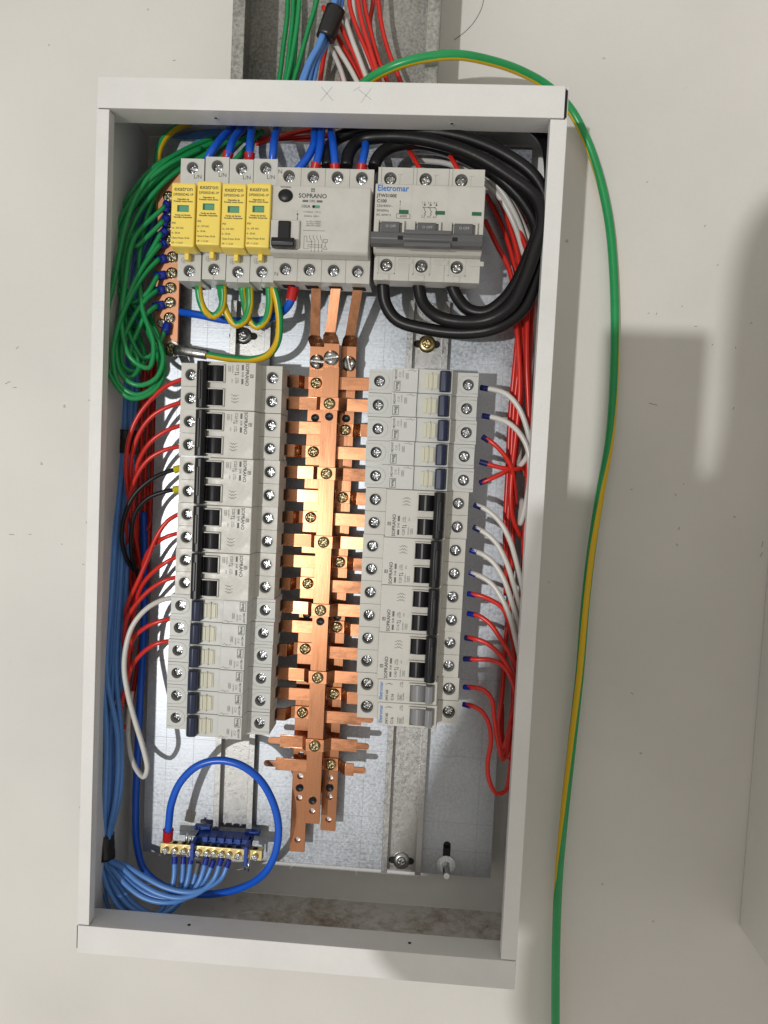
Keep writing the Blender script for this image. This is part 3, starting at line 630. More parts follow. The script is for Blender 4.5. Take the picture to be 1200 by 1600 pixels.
# navy-handled breakers have unequal shoulders; correct their centre
for i in range(5): place(p2, centre(Lr[2 * i:2 * i + 2]), CW, 'two-pole grey breaker in the left column, ' + EXTRA[i], g1)
LW = ['uppermost navy-handled one in left column, with the white wire', 'second navy-handled one down in left column, with a red wire', 'third navy-handled one down in left column, lowest with a wire', 'fourth navy-handled one down in left column, no wire', 'fifth navy-handled one in left column, next to lowest', 'lowest breaker of the left column, above the blue loop']
for i in range(6): place(p1, centre([Lr[10 + i]]), CW, 'grey breaker, ' + LW[i], g2)
RWn = ['topmost breaker of the right column, upper white wire', 'second in the right column, lower of the two white wires', 'third in the right column, red wire below the white ones', 'fourth navy-handled one down in right column', 'lowest navy-handled one of right column, above black handles']
for i in range(5): place(p1, centre([Rr[i]]), CCW, 'grey breaker, ' + RWn[i], g2)
RS = [('C20', 'topmost black-handled one, two white wires, under the navy handles'), ('C20', 'second black-handled one down, lower two white wires'), ('C16', 'third black-handled one down, marked C16'), ('C40', 'lowest black-handled one, marked C40')]
for i in range(4): place(p2, centre(Rr[5 + 2 * i:7 + 2 * i]), CCW, 'two-pole breaker, right column, ' + RS[i][1], g1, RS[i][0])
place(pj, centre([Rr[13]]), CCW, 'one-pole breaker marked JW116E, upper of the two with grey handles', g3)
place(pj, centre([Rr[14]]), CCW, 'one-pole breaker marked JW116E, bottom breaker of the right column', g3)

# ------------------------------------------------------------------ surge protectors
YT = 6.0
DPW = 17.9
D_S = [((303, 264), (296, 424)), ((341, 262), (335, 421)), ((377, 265), (374, 426)), ((415, 265), (411, 425))]
d_c = (at(377, 265, YT + 2) + at(374, 426, YT + 2)) / 2; D_SZ = (at(377, 265, YT + 2).z - at(374, 426, YT + 2).z) / 2
D_HT, D_HB = at(377, 249, YT).z - d_c.z, d_c.z - at(374, 441, YT).z; D_CT, D_CB = at(369, 286.5, YT - 18.6).z - d_c.z, at(369, 388, YT - 18.6).z - d_c.z
DPS_BODY = body_mesh2(DPW, 1, D_HT, D_CB + 0.5, D_CT - 0.5, 6, 46, M_cool, D_SZ, hr=4.3, hzb=D_HB)
def dps_cart():
    g = G(); g.prism([(-5.5, D_CT - 0.2), (-18, D_CT), (-18.6, D_CT - 1), (-18.6, D_CB + 1), (-17.6, D_CB), (-5.5, D_CB - 1.5)], 'x', -DPW / 2 + 0.25, DPW / 2 - 0.25, bev=0.9); g.box(-1.6, 1.6, -7.5, -0.4, D_CB - 6.0, D_CB - 1.3, bev=0.4)
    return g.mesh('cartridge', M_yel)
D_CART = dps_cart()
D_WF = G(); zw = D_CT - 18.4; D_WF.box(-4.2, 4.2, -18.75, -18.5, zw - 2.3, zw + 2.3); D_WF = D_WF.mesh('status_window', M_dgreen)
D_WI = G(); D_WI.box(-2.6, 4.1, -18.85, -18.6, zw - 2.1, zw + 1.7); D_WI = D_WI.mesh('status_flag', M_greenw)
D_LN = lines([(0, 0, 0, 9)], 0.25).mesh('seam', M_printg)
gs = []
for k in range(24):
    a0, a1 = 2 * math.pi * k / 24, 2 * math.pi * (k + 1) / 24; gs.append((1.9 * math.cos(a0), 1.9 * math.sin(a0), 1.9 * math.cos(a1), 1.9 * math.sin(a1)))
D_GR = lines(gs + [(0, 1.4, 0, 0), (-1.2, 0, 1.2, 0), (-0.8, -0.6, 0.8, -0.6), (-0.4, -1.2, 0.4, -1.2)], 0.22).mesh('printed_mark', M_printg)
def make_dps():
    t = thing('surge_protector', 'x', 'surge protector', (0, 0, 0)); link('housing', DPS_BODY, t); ca = link('cartridge', D_CART, t); link('status_window', D_WF, ca); link('status_flag', D_WI, ca)
    screw(SC_T, t, (0, 5.2, D_SZ)); screw(SC_T, t, (0, 5.2, -D_SZ)); openings(t, DPW, 1, D_HT, hzb=D_HB); y = -18.72
    text('exatron', 4.4, M_print, ca, (0, y, D_CT - 4.6), sx=0.98, bold=0.03); text('DPSI05D45-1P', 2.55, M_print, ca, (0, y, D_CT - 8.6), sx=0.95, bold=0.03); text('Dispositivo de\nProteção contra Surtos', 1.55, M_print, ca, (0, y, D_CT - 12.6), bold=0.05, sx=0.95)
    text('Verde: em Serviço\nVermelho: Inoperante', 1.6, M_print, ca, (0, y, D_CT - 23.8), bold=0.05, sx=0.95)
    for k, s in enumerate(('IP20', 'Uc : 275 VAC', 'In : 20 kA', 'Classe II Imax: 45 kA', 'UP : < 1,3 kV')): text(s, 1.85, M_print, ca, (-7.8, y, D_CT - 28.8 - 3.5 * k), 'LEFT', sx=0.84, bold=0.02)
    text('L/N', 4.0, M_print, t, (4.2, -0.1, D_SZ - 6.5)); link('printed_mark', D_GR, t, (-4.2, -0.1, -D_SZ + 7.5)); link('seam', D_LN, t, (0, -0.1, -D_HB)).scale = (1, 1, 0.45); return t
dl = ['leftmost, beside the green wires', 'second from the left, sitting slightly higher than its neighbours', 'third from the left', 'rightmost, touching the wide residual-current device']
dp = make_dps()
for i, (u, l) in enumerate(D_S):
    p = (at(u[0], u[1], YT + 2) + at(l[0], l[1], YT + 2)) / 2
    t = dp if i == 0 else copy_tree(dp)
    t.location = Vector((p.x, YT, p.z)) * MM; tag(t, 'yellow surge protector on grey base, ' + dl[i], 'surge protector', 'yellow surge protectors')
    for ch in t.children:
        if ch.name.startswith('screw'): ch.rotation_euler = (0, random.uniform(0, 1.57), 0)

# ------------------------------------------------------------------ residual-current device
p = (at(451, 277, YT + 2) + at(565, 279, YT + 2) + at(448, 422, YT + 2) + at(560, 425, YT + 2)) / 4
rw = (at(565, 279, YT).x - at(451, 277, YT).x) / 3 * 4
t = thing('residual_current_device', 'wide light grey residual-current device with black lever and round black test button', 'safety switch', (p.x, YT, p.z))
sz = (at(451, 277, YT).z - at(448, 422, YT).z) / 2
R_HT, R_HB = at(506, 263, YT).z - p.z, p.z - at(506, 441, YT).z; R_CT, R_CB = at(506, 290.5, YT - 15).z - p.z, at(506, 393, YT - 15).z - p.z
link('housing', body_mesh2(rw, 4, R_HT, R_CB + 0.8, R_CT - 1.0, 10, 46, M_soft, sz, hr=4.4, slope=0.6, hzb=R_HB), t); openings(t, rw, 4, R_HT, zs=(-1,), y=12, w_=10, h_=12, hzb=R_HB)
for k in range(4):
    for s in (1, -1): screw(SC_T, t, (-rw / 2 + rw / 4 * (k + 0.5), 5.4, s * sz))
lx_ = -rw / 2 - 0.2
g = G(); g.prism([(-2, R_CB - 2.2), (-12.5, R_CB - 1.6), (-14.6, R_CB - 0.4), (-15.0, R_CB + 0.8), (-15.0, R_CT - 0.9), (-14.3, R_CT), (-2, R_CT)], 'x', lx_, rw / 2 - 0.6, bev=0.8); link('front_cover', g.mesh('front_cover', M_soft), t)
YF = -15.15; DZ = R_CT - 30.2
g = G(); R = g.rings((0, 0, 0), [(4.6, 0), (4.6, 0.9), (4.0, 1.5), (0.5, 1.6)], 28); [setattr(v.co, 'x', v.co.x * 1.15) for v in g.bm.verts]; link('test_button', g.mesh('test_button', M_black), t, (lx_ + 10.3, YF + 0.2, 22.5 + DZ))
g = G(); g.box(-10.6, 10.6, -2.5, 0.2, -10.5, 9.5, bev=1.0); fr = link('lever_frame', g.mesh('lever_frame', M_soft), t, (lx_ + 11.3, YF, -4.5 + DZ))
g = G(); g.box(-4.6, 4.6, -4.2, 0.1, -9.0, 8.4, bev=1.2); g.prism([(-2.4, -11.6), (-9.5, -11.2), (-10.5, -8), (-9.5, -5.0), (-2.4, -4.6)], 'x', -8.0, 8.6, bev=0.8); link('lever', g.mesh('lever', M_black), t, (lx_ + 11.0, YF, -4.5 + DZ))
X = lx_ + 30
link('printed_mark', LOGO_S, t, (X, YF, 27.0 + DZ)); text('SOPRANO', 4.4, M_print, t, (X, YF, 22.8 + DZ), bold=0.06); link('printed_mark', BAR_S, t, (X, YF, 19.2 + DZ)); text('DRS', 2.4, M_print, t, (X, YF, 19.2 + DZ)); text('100A', 3.2, M_print, t, (X - 4.8, YF, 15.4 + DZ))
g = G(); g.box(-2.2, 2.2, -0.12, 0, -1.0, 1.0, bev=0.04); link('status_window', g.mesh('status_window', M_greenw), t, (X + 3.2, YF, 15.4 + DZ)); g = G(); g.cyl((0, 0, 0), (0, -1, 0), 1.05, 0.2, 16); link('status_window', g.mesh('status_window', M_hole), t, (X + 1.0, YF, 15.4 + DZ))
text('I n=30mA   t<0.1s', 1.7, M_printg, t, (X, YF, 11.6 + DZ)); text('50/60Hz  400V~', 1.7, M_printg, t, (X, YF, 8.6 + DZ)); text('Inc=IDc=10000A\nIm=IDm=1000A\nNBR NM 61008-1', 1.55, M_printg, t, (X + 1.5, YF, 3.4 + DZ)); text('TESTE MENSAL', 1.2, M_print, t, (lx_ + 10.3, YF, 28.6 + DZ), bold=0.03)
link('printed_mark', lines([(0, -1, 0, 4), (-0.6, 0, 0.6, 0), (-0.6, 3, 0.6, 3), (-0.5, 3.2, 0, 4), (0.5, 3.2, 0, 4)], 0.3).mesh('printed_mark', M_print), t, (lx_ + 19.5, YF, 6.5 + DZ)); text('I', 1.5, M_printg, t, (lx_ + 19.5, YF, 12 + DZ)); text('O', 1.5, M_printg, t, (lx_ + 19.5, YF, 4 + DZ))
dg = [(0, 0, 16, 0)]
for k in range(4): dg += [(5 + k * 2.6, -3.2, 5 + k * 2.6, -5.2), (5 + k * 2.6, -5.2, 6.4 + k * 2.6, -7), (6.4 + k * 2.6, -7, 6.4 + k * 2.6, -15)]
dg += [(1, -4, 1, -13), (1, -13, 5, -13), (1, -4, 3, -4), (3, -4, 3, -8), (3, -8, 8, -8), (4, -10, 14, -10), (4, -11.6, 14, -11.6), (4, -10, 4, -11.6), (14, -10, 14, -11.6), (15, -6, 18, -6), (18, -6, 18, -8), (15, -6, 15, -8), (15, -8, 18, -8), (16.5, -8, 16.5, -10.5), (16.5, -10.5, 15, -13), (15, -13, 18, -13), (18, -13, 16.5, -10.5)]
link('printed_diagram', lines(dg, 0.28).mesh('printed_diagram', M_printg), t, (X - 6, YF, -1.5 + DZ))
for s in (1, -1): text('N', 4.2, M_printg, t, (-rw / 2 + 2.4, -0.12, sz + 3 if s > 0 else -sz - 4))

# ------------------------------------------------------------------ three-pole main breaker
pl, pr = at(587, 356, YT), at(753, 362, YT)
mw = pr.x - pl.x; mc = (pl + pr) / 2; mc.z = (at(604, 277, YT).z + at(598, 412, YT).z) / 2
zt_, zl_ = at(604, 280, YT).z - mc.z, at(598, 414, YT).z - mc.z
t = thing('main_breaker', 'large three-pole grey main breaker with one dark grey bar across its handles', 'circuit breaker', (mc.x, YT, mc.z))
g = G(); W2 = mw / 2; pw = mw / 3; hz1 = at(670, 263, YT).z - mc.z; hz0 = at(668, 440, YT).z - mc.z; CT, CB = at(670, 288, YT - 15).z - mc.z, at(668, 393, YT - 12).z - mc.z; MZ = CT - 28.2
for k in range(3):
    xa, xb = -W2 + pw * k + 0.1, -W2 + pw * (k + 1) - 0.1; cx = xa + 9
    g.holed(xa, xb, min(CT - 0.8, zt_ - 5.2), hz1, 0, cx, zt_ + 0.5, 4.7, 3.5, mih=1); g.holed(xa, xb, hz0, CB - 1.2, 0, cx, zl_, 4.7, 3.5, mih=1)
    g.box(xa + 0.3, xa + 2.4, -0.8, 0.1, CT - 0.5, hz1 - 0.3, bev=0.2); g.box(xa + 14.5, xa + 17.5, -0.5, 0.1, hz1 - 5.0, hz1 - 4.2, bev=0.1); g.box(xa + 15.0, xa + 16, -0.5, 0.1, CT - 0.5, hz1 - 5.0, bev=0.1)
    g.box(cx - 6.4, cx + 6.4, -0.45, 0.1, zl_ - 6.4, zl_ - 5.6, bev=0.1); g.box(cx - 6.4, cx - 5.7, -0.45, 0.1, zl_ - 6.4, zl_ + 6, bev=0.1); g.box(cx + 5.7, cx + 6.4, -0.45, 0.1, zl_ - 6.4, zl_ + 6, bev=0.1); g.box(cx - 6.4, cx + 6.4, -0.45, 0.1, zl_ + 5.6, zl_ + 6.3, bev=0.1)
    g.box(cx + 8.5, cx + 19.5, -0.9, 0.1, zl_ + 1.2, zl_ + 4.6, bev=0.3); g.box(cx + 9.3, cx + 18.8, -1.15, -0.7, zl_ + 2.5, zl_ + 3.2, bev=0.1)
    g.box(cx - 2.4, cx + 2.4, -0.7, 0.1, hz0 + 0.4, zl_ - 6.6, bev=0.2)
g.prism([(0, hz0), (0, hz1), (3.9, hz1), (3.9, hz0)], 'x', -W2 + 0.1, -W2 + 0.15)
g.prism([(4, hz1), (4, hz0), (18, hz0), (18, hz0 + 1.5), (26, hz0 + 1.5), (46, -28), (46, 24), (26, hz1)], 'x', -W2 + 0.1, W2 - 0.1)
for q in ((-W2 + .1, hz0, W2 - .1, hz0), (W2 - .1, hz0, W2 - .1, hz1), (W2 - .1, hz1, -W2 + .1, hz1), (-W2 + .1, hz1, -W2 + .1, hz0)): g.bm.faces.new([g.bm.verts.new(v) for v in ((q[0], 0, q[1]), (q[2], 0, q[3]), (q[2], 4, q[3]), (q[0], 4, q[1]))])
link('housing', g.mesh('housing', [M_soft, M_cup_shade]), t)
g = G(); g.prism([(3.5, CB - 1), (-7.5, CB - 1), (-13.6, CB + 3.2), (-15.0, CB + 5.5), (-15.0, CT - 1.3), (-14.2, CT), (3.5, CT)], 'x', -W2 - 0.2, W2 + 0.2, bev=0.7); link('front_cover', g.mesh('front_cover', M_soft), t)
YM = -15.15
HF = G(); HF.box(-10, -8.3, -3.6, 0.2, -10, 6, bev=0.4); HF.box(8.3, 10, -3.6, 0.2, -10, 6, bev=0.4); HF.box(-10, 10, -1.4, 0.2, 4.6, 6, bev=0.4); HF = HF.mesh('handle_frame', M_soft)
HN = G(); HN.box(-6.6, 6.6, -5.4, 0.1, -9.5, 4.4, bev=0.6); HN = HN.mesh('handle', M_dark)
for k in range(3):
    cx = -W2 + pw * (k + 0.5) - 1.0
    link('handle_frame', HF, t, (cx, YM, -4.5 + MZ)); h = link('handle', HN, t, (cx, YM, -4.5 + MZ)); text('O OFF', 2.6, M_printw, h, (0.4, -5.5, 1.0))
    screw(SC_TS, t, (-W2 + pw * k + 9.1, 3.2, zt_ + 0.5)); screw(SC_TS, t, (-W2 + pw * k + 9.1, 3.2, zl_))
    g = G(); g.box(-3.4, 3.4, -0.12, 0, -1.3, 1.3, bev=0.04); link('status_window', g.mesh('status_window', M_dgreen), t, (-W2 + pw * (k + 0.84) - 1, YM, 8.5 + MZ))
    if k: link('seam', lines([(0, 2, 0, 27)], 0.2).mesh('seam', M_soft), t, (-W2 + pw * k, YM, 0 + MZ))
g = G(); g.prism([(-18.6, -18.0), (-25.4, -17.4), (-27.6, -14), (-27.2, -9.8), (-24, -8.4), (-18.6, -8.4)], 'x', -W2 - 1.0, W2 - 0.4, bev=0.7)
g.box(-W2 * 0.42, W2 * 0.42, -28.6, -22, -19.2, -16.2, bev=0.5); g.box(-W2 * 0.42, W2 * 0.42, -28.2, -22, -10.5, -7.6, bev=0.5); link('linked_handle', g.mesh('linked_handle', M_dark), t, (0, 0, MZ))
g = G()
for xx in (-W2 * 0.49, W2 * 0.49): g.box(xx - 1.8, xx + 1.8, -27.75, -27.3, -14.6, -12.0)
link('notch', g.mesh('notch', M_hole), t, (0, 0, MZ))
text('Eletromar', 6.0, M_printb, t, (-W2 + 1.2, YM, 24.6 + MZ), 'LEFT', bold=0.12, sx=0.92); text('JTW3100E', 3.2, M_print, t, (-W2 + 1.2, YM, 19.4 + MZ), 'LEFT', bold=0.08); text('C100', 3.2, M_print, t, (-W2 + 1.2, YM, 15.6 + MZ), 'LEFT', bold=0.08)
text('230/400V~', 2.6, M_print, t, (-W2 + 1.2, YM, 12.2 + MZ), 'LEFT'); text('50/60Hz', 2.6, M_print, t, (-W2 + 1.2, YM, 9.0 + MZ), 'LEFT'); text('IEC 60947-2', 2.1, M_print, t, (-W2 + 1.2, YM, 5.9 + MZ), 'LEFT'); text('6000', 2.6, M_print, t, (-W2 + 20.6, YM, 5.4 + MZ))
link('printed_mark', lines([(-4.8, -1.5, 4.8, -1.5), (4.8, -1.5, 4.8, 1.6), (4.8, 1.6, -4.8, 1.6), (-4.8, 1.6, -4.8, -1.5)], 0.25).mesh('printed_mark', M_print), t, (-W2 + 20.6, YM, 5.4 + MZ))
link('printed_diagram', lines([(0, 8, 0, 4), (0, 3, 0, 0), (-0.5, 7, 0.5, 7)], 0.25).mesh('printed_diagram', M_print), t, (-W2 + 18, YM, 8.5 + MZ))
sq = []
for k in range(3):
    x = k * 4.2; sq += [(x, 5, x, 2.2), (x - .7, 3.2, x + .7, 2.2), (x + .7, 3.2, x - .7, 2.2), (x - 1.6, 1.5, x, 0), (x, 0, x, -1), (x, -1, x + 1.2, -2), (x + 1.2, -2, x, -3), (x, -3, x + 1, -3.8), (x + 1, -3.8, x, -4.6), (x, -4.6, x, -6.4)]
sq += [(-1, 1, 8, 1)]
link('printed_diagram', lines(sq, 0.32).mesh('printed_diagram', M_print), t, (-3.4, YM, 11 + MZ)); text('1', 2.2, M_print, t, (-5.0, YM, 15.2 + MZ)); text('3', 2.2, M_print, t, (-0.8, YM, 15.2 + MZ)); text('5', 2.2, M_print, t, (3.4, YM, 15.2 + MZ)); text('2', 2.2, M_print, t, (-5.0, YM, 5.4 + MZ)); text('4', 2.2, M_print, t, (-0.8, YM, 5.4 + MZ)); text('6', 2.2, M_print, t, (3.4, YM, 5.4 + MZ))

# ------------------------------------------------------------------ copper busbars
YB, YMID, YPR = 60.0, 45.0, 49.0
ROW0 = (502, 613); 
barx = [at(480, 946, YB).x, at(502.5, 923, YMID).x, at(528.5, 930, YB).x]
barw = 6.3
ends = [at(466, 1331, YB).z, at(490, 1287, YMID).z, at(513, 1298, YB).z]; tops = [at(494, 540, YB).z, at(514, 538, YMID).z, at(543, 541, YB).z]
BAR_L = ['left', 'middle', 'right']
bars = []
scr = [[(492, 599), (489, 706), (484, 808), (481, 911), (478, 1013), (472, 1112)], [(512, 631), (509, 740), (506, 847), (501, 953), (498, 1058), (493, 1164)], [(538, 672), (534, 777), (531, 878), (527, 979), (524, 1083), (520, 1193)]]
holes = [[(472, 1179), (470, 1213), (469, 1247), (467, 1313)], [(490, 1268)], [(517, 1216), (508, 1245), (514, 1281)]]
blk = [[(491, 653), (479, 961), (469, 1231)], [(512, 651), (502, 971), (491, 1251)], [(539, 654), (527, 964), (516, 1231)]]
labs = ['left copper busbar, the longest, reaching furthest down', 'middle copper busbar, raised in front of the other two', 'right copper busbar, partly shaded by the raised middle one']
xL = at(452, 850, YPR).x; xRt = at(578, 850, YPR).x
for i in range(3):
    Yb = (YB, YMID, YB)[i]; o_ = (barx[i], Yb + 3.5, ends[i]); t = thing('copper_busbar', labs[i], 'busbar', o_, 'copper busbars'); bars.append(t)
    # bar with punched holes: stacked holed panels
    g = G(); X0, X1 = barx[i] - barw, barx[i] + barw
    zs = [at(h[0], h[1], Yb).z for h in holes[i]]; cuts = [ends[i]]
    for z in sorted(zs): cuts += [z - 4.5, z + 4.5]
    cuts.append(tops[i]); cuts.sort()
    cyls = {round(z, 3) for z in zs}
    for a_, b_ in zip(cuts[:-1], cuts[1:]):
        mid = (a_ + b_) / 2; hh = [z for z in zs if abs(z - mid) < 0.1]
        if hh: g.holed(X0, X1, a_, b_, Yb, barx[i], mid, 2.6, 3.4, 20)
        else: g.bm.faces.new([g.bm.verts.new(v) for v in ((X0, Yb, a_), (X1, Yb, a_), (X1, Yb, b_), (X0, Yb, b_))])
    for q in ((X0, ends[i], X1, ends[i]), (X1, ends[i], X1, tops[i]), (X1, tops[i], X0, tops[i]), (X0, tops[i], X0, ends[i])): g.bm.faces.new([g.bm.verts.new(v) for v in ((q[0], Yb, q[1]), (q[2], Yb, q[3]), (q[2], Yb + 3.5, q[3]), (q[0], Yb + 3.5, q[1]))])
    g.bm.faces.new([g.bm.verts.new(v) for v in ((X0, Yb + 3.5, ends[i]), (X1, Yb + 3.5, ends[i]), (X1, Yb + 3.5, tops[i]), (X0, Yb + 3.5, tops[i]))])
    g.box(X0 - 0.05, X0 + 0.25, Yb - 0.12, Yb, ends[i], tops[i]); g.box(X1 - 0.25, X1 + 0.05, Yb - 0.12, Yb, ends[i], tops[i])
    link('bar', g.mesh('bar', M_cu, o_), t)
    g = G()
    for h in holes[i]: q = at(h[0], h[1], Yb); g.cyl((barx[i], Yb + 3.2, q.z), (0, -1, 0), 2.4, 0.1, 18)
    link('bolt_hole', g.mesh('bolt_hole', M_plate, o_), t)
    for h in blk[i]:
        q = at(h[0], h[1], Yb); g = G(); g.rings((barx[i], Yb, q.z), [(3.3, 0.1), (3.3, 0.7), (2.8, 0.9), (2.3, 0.3), (0.4, 0.3)], 22); g.box(barx[i] - 2.1, barx[i] + 2.1, Yb - 0.75, Yb - 0.2, q.z - 0.35, q.z + 0.35); link('insulator_screw', g.mesh('insulator_screw', M_black, o_), t)
        if h[1] > 700 or True:
            g = G(); g.cyl((barx[i], Yb + 3.6, q.z), (0, 1, 0), 5, YP - 0.3 - Yb - 3.6, 20); link('insulator', g.mesh('insulator', M_black, o_), t)
    # straps
    for j, s in enumerate(scr[i]):
        row = j * 3 + i; z = at(s[0], s[1], Yb).z; wd = 5.1
        xl_, xr_ = xL, xRt
        xm = barx[1]; xc = barx[i]; th_ = 1.5
        if i == 0: pth = [(xl_ - 6, YPR), (xc - 13.5, YPR), (xc - 9.5, YB - 2.6), (xc - 6.5, YB - 1.7), (xc + 5.8, YB - 1.7), (xc + 8.5, YPR + 1.6), (xr_ + 6, YPR + 1.6)]
        elif i == 1: pth = [(xl_ - 6, YPR), (xc - 11.6, YPR), (xc - 7.4, YMID - 1.7), (xc + 7.4, YMID - 1.7), (xc + 13.0, YPR), (xr_ + 6, YPR)]
        else: pth = [(xl_ - 6, YPR + 1.6), (xc - 9.5, YPR + 1.6), (xc - 6.0, YB - 1.7), (xc + 6.2, YB - 1.7), (xc + 9.2, YB - 4.5), (xc + 12.5, YPR), (xr_ + 6, YPR)]
        jt = [random.uniform(-0.7, 0.7) for _ in range(4)]
        pth[0] = (pth[0][0], pth[0][1] + jt[0]); pth[-1] = (pth[-1][0], pth[-1][1] + jt[1]); pth[1] = (pth[1][0] + jt[2], pth[1][1] + jt[2] * 0.4); pth[-2] = (pth[-2][0] + jt[3], pth[-2][1] + jt[3] * 0.4)
        if row >= 16: pth[0] = (at((437, 430)[row - 16], s[1], YPR).x, pth[0][1])
        if row >= 15: pth[-1] = (at((565, 558, 553)[row - 15], s[1], YPR).x, pth[-1][1])
        pth2 = [(x, y + th_) for x, y in pth]
        g = G(); g.prism(pth + pth2[::-1], 'z', z - wd, z + wd, bev=0.22)
        if row >= 16: xe = pth[0][0]; g.box(xe - 7.5, xe + 0.3, pth[0][1] + 0.02, pth[0][1] + th_ - .02, z - 2.5, z + 2.5); g.cyl((xe - 7.5, pth[0][1] + .03, z), (0, 1, 0), 2.5, th_ - .06, 16)
        if row >= 15: xe = pth[-1][0]; g.box(xe - 0.3, xe + 7.5, pth[-1][1] + 0.02, pth[-1][1] + th_ - .02, z - 2.5, z + 2.5); g.cyl((xe + 7.5, pth[-1][1] + .03, z), (0, 1, 0), 2.5, th_ - .06, 16)
        st_ = link('strap', g.mesh('strap', M_cus, o_), t)
        screw(SC_B, st_, Vector((xc, (YMID if i == 1 else YB) - 1.7, z)) - Vector(o_))
    # flat link up to the residual-current device, joined by a big slotted screw
    tp = [((494, 440), (492, 530)), ((526, 440), (516, 525)), ((561, 440), (547, 530))][i]
    a_, b_ = at(tp[0][0], tp[0][1], 24), at(tp[1][0], tp[1][1], Yb - 8)
    g = G(); wz = [(a_, 3.7), (at(tp[1][0], tp[1][1] - 6, Yb - 12), 3.9), (b_, barw - 0.5), (Vector((barx[i], Yb - 2.2, b_.z - 5)), barw - 0.3), (Vector((barx[i], Yb - 2.0, b_.z - 23)), barw - 0.3)]
    prev = None
    for pt, hw_ in wz:
        cur = [g.bm.verts.new((pt.x + dx * hw_, pt.y + dy, pt.z)) for dx, dy in ((-1, 0), (1, 0), (1, 1.9), (-1, 1.9))]
        if prev:
            for k in range(4): g.bm.faces.new((prev[k], prev[(k + 1) % 4], cur[(k + 1) % 4], cur[k]))
        else: g.bm.faces.new(cur)
        prev = cur
    g.bm.faces.new(prev); lk = link('link_strap', g.mesh('link_strap', M_cu, o_), t)
    bs = at(*[(491, 565), (514, 559), (543, 568)][i], Yb - 3); link('bolt', SC_BIG, lk, Vector((barx[i] + (0, 0, 0.5)[i], Yb - 2.2, bs.z)) - Vector(o_), (0.1, -0.15, 1.35)[i])

# ------------------------------------------------------------------ earth bar and terminal bar
YE = 58.0
q0, q1 = at(262, 255, YE), at(262, 543, YE); xe0, xe1 = at(243, 450, YE).x, at(280, 450, YE).x
o_ = ((xe0 + xe1) / 2, YE + 3, q1.z); t = thing('earth_bar', 'flat copper earth bar with a row of brown screws beside the green wires', 'earth bar', o_)
g = G(); g.box(xe0, xe1, YE, YE + 3, q1.z, q0.z, bev=0.3); link('bar', g.mesh('bar', M_cud, o_), t)
g = G(); 
for zz in (q0.z - 4, q1.z + 8): g.cyl(((xe0 + xe1) / 2, YE + 3, zz), (0, 1, 0), 6, YP - YE - 3.3, 18)
link('insulator', g.mesh('insulator', M_black, o_), t)
for s in ((264, 308), (265, 330), (267, 353), (268, 375), (270, 402), (269, 427), (267, 450), (266, 473), (265, 497), (252, 505)):
    q = at(s[0], s[1], YE); link('screw', SC_B if s[0] != 252 else SC_TS, t, Vector((q.x, YE, q.z)) - Vector(o_), random.uniform(0, 1.5))
# brass neutral bar
a_, b_ = at(253, 1311, 50), at(411, 1333, 50)
o_ = ((a_.x + b_.x) / 2, 55, a_.z - 5); t = thing('neutral_bar', 'brass terminal bar with a row of screws on a blue bracket at the rail end', 'terminal bar', o_)
zc = (at(253, 1318, 50).z + at(411, 1338, 50).z) / 2
g = G(); g.box(a_.x, b_.x, 46, 53, zc - 4.3, zc + 4.6, bev=0.4); link('bar', g.mesh('bar', M_brass, o_), t)
NX = [257.7, 271.7, 286, 296.5, 309, 322, 333.4, 345.3, 357, 371.4, 384, 398]
g = G()
for x in NX: q = at(x, 1328, 46); g.cyl((q.x, 49, zc + 4.55), (0, 0, 1), 2.3, 0.12, 14)
link('wire_hole', g.mesh('wire_hole', M_hole, o_), t)
for x in NX:
    q = at(x, 1328, 44); g = G(); g.cyl((q.x, 46, zc - 0.6), (0, -1, 0), 2.7, 2.0, 16); link('screw_socket', g.mesh('screw_socket', M_brass, o_), t)
    link('screw', SC_N, t, Vector((q.x, 44, zc - 0.6)) - Vector(o_), random.uniform(0, 1.5))
bx0, bx1 = at(305, 1310, 55).x, at(393, 1310, 55).x
g = G(); g.box(bx0, bx1, 53.2, 67, zc + 4, zc + 9, bev=0.6); g.box(bx0, bx0 + 3, 41, 60, zc - 6, zc + 9, bev=0.5); g.box(bx1 - 3, bx1, 41, 60, zc - 7, zc + 9, bev=0.5)
g.box(bx0 - 4, bx0 + 10, 64, 70, zc + 9, zc + 12.5, bev=0.5); g.box(bx1 - 8, bx1 + 5, 64, 70, zc + 8, zc + 11, bev=0.5)
for k in range(5): g.box(bx0 + 8 + k * 7, bx0 + 12 + k * 7, 50, 56, zc + 6, zc + 10.5, bev=0.4)
link('bracket', g.mesh('bracket', M_bbrk, o_), t)
q = at(384, 1345, 44); q2 = at(292, 1300, 50)
for c_, d_, r_, l_ in (((q.x - 1, 47, zc - 4), (0, -0.1, -1), 1.2, 9), ((q.x + 2, 47, zc - 4), (0, -0.1, -1), 1.0, 10), ((q2.x, 50, zc + 4), (0.03, 0, 1), 1.3, 9), ((q2.x + 3, 51, zc + 4), (0, 0, 1), 1.1, 7)):
    g = G(); g.cyl(c_, d_, r_, l_, 10, r2=r_ * 0.75); link('bare_pin', g.mesh('bare_pin', M_nick, o_), t)

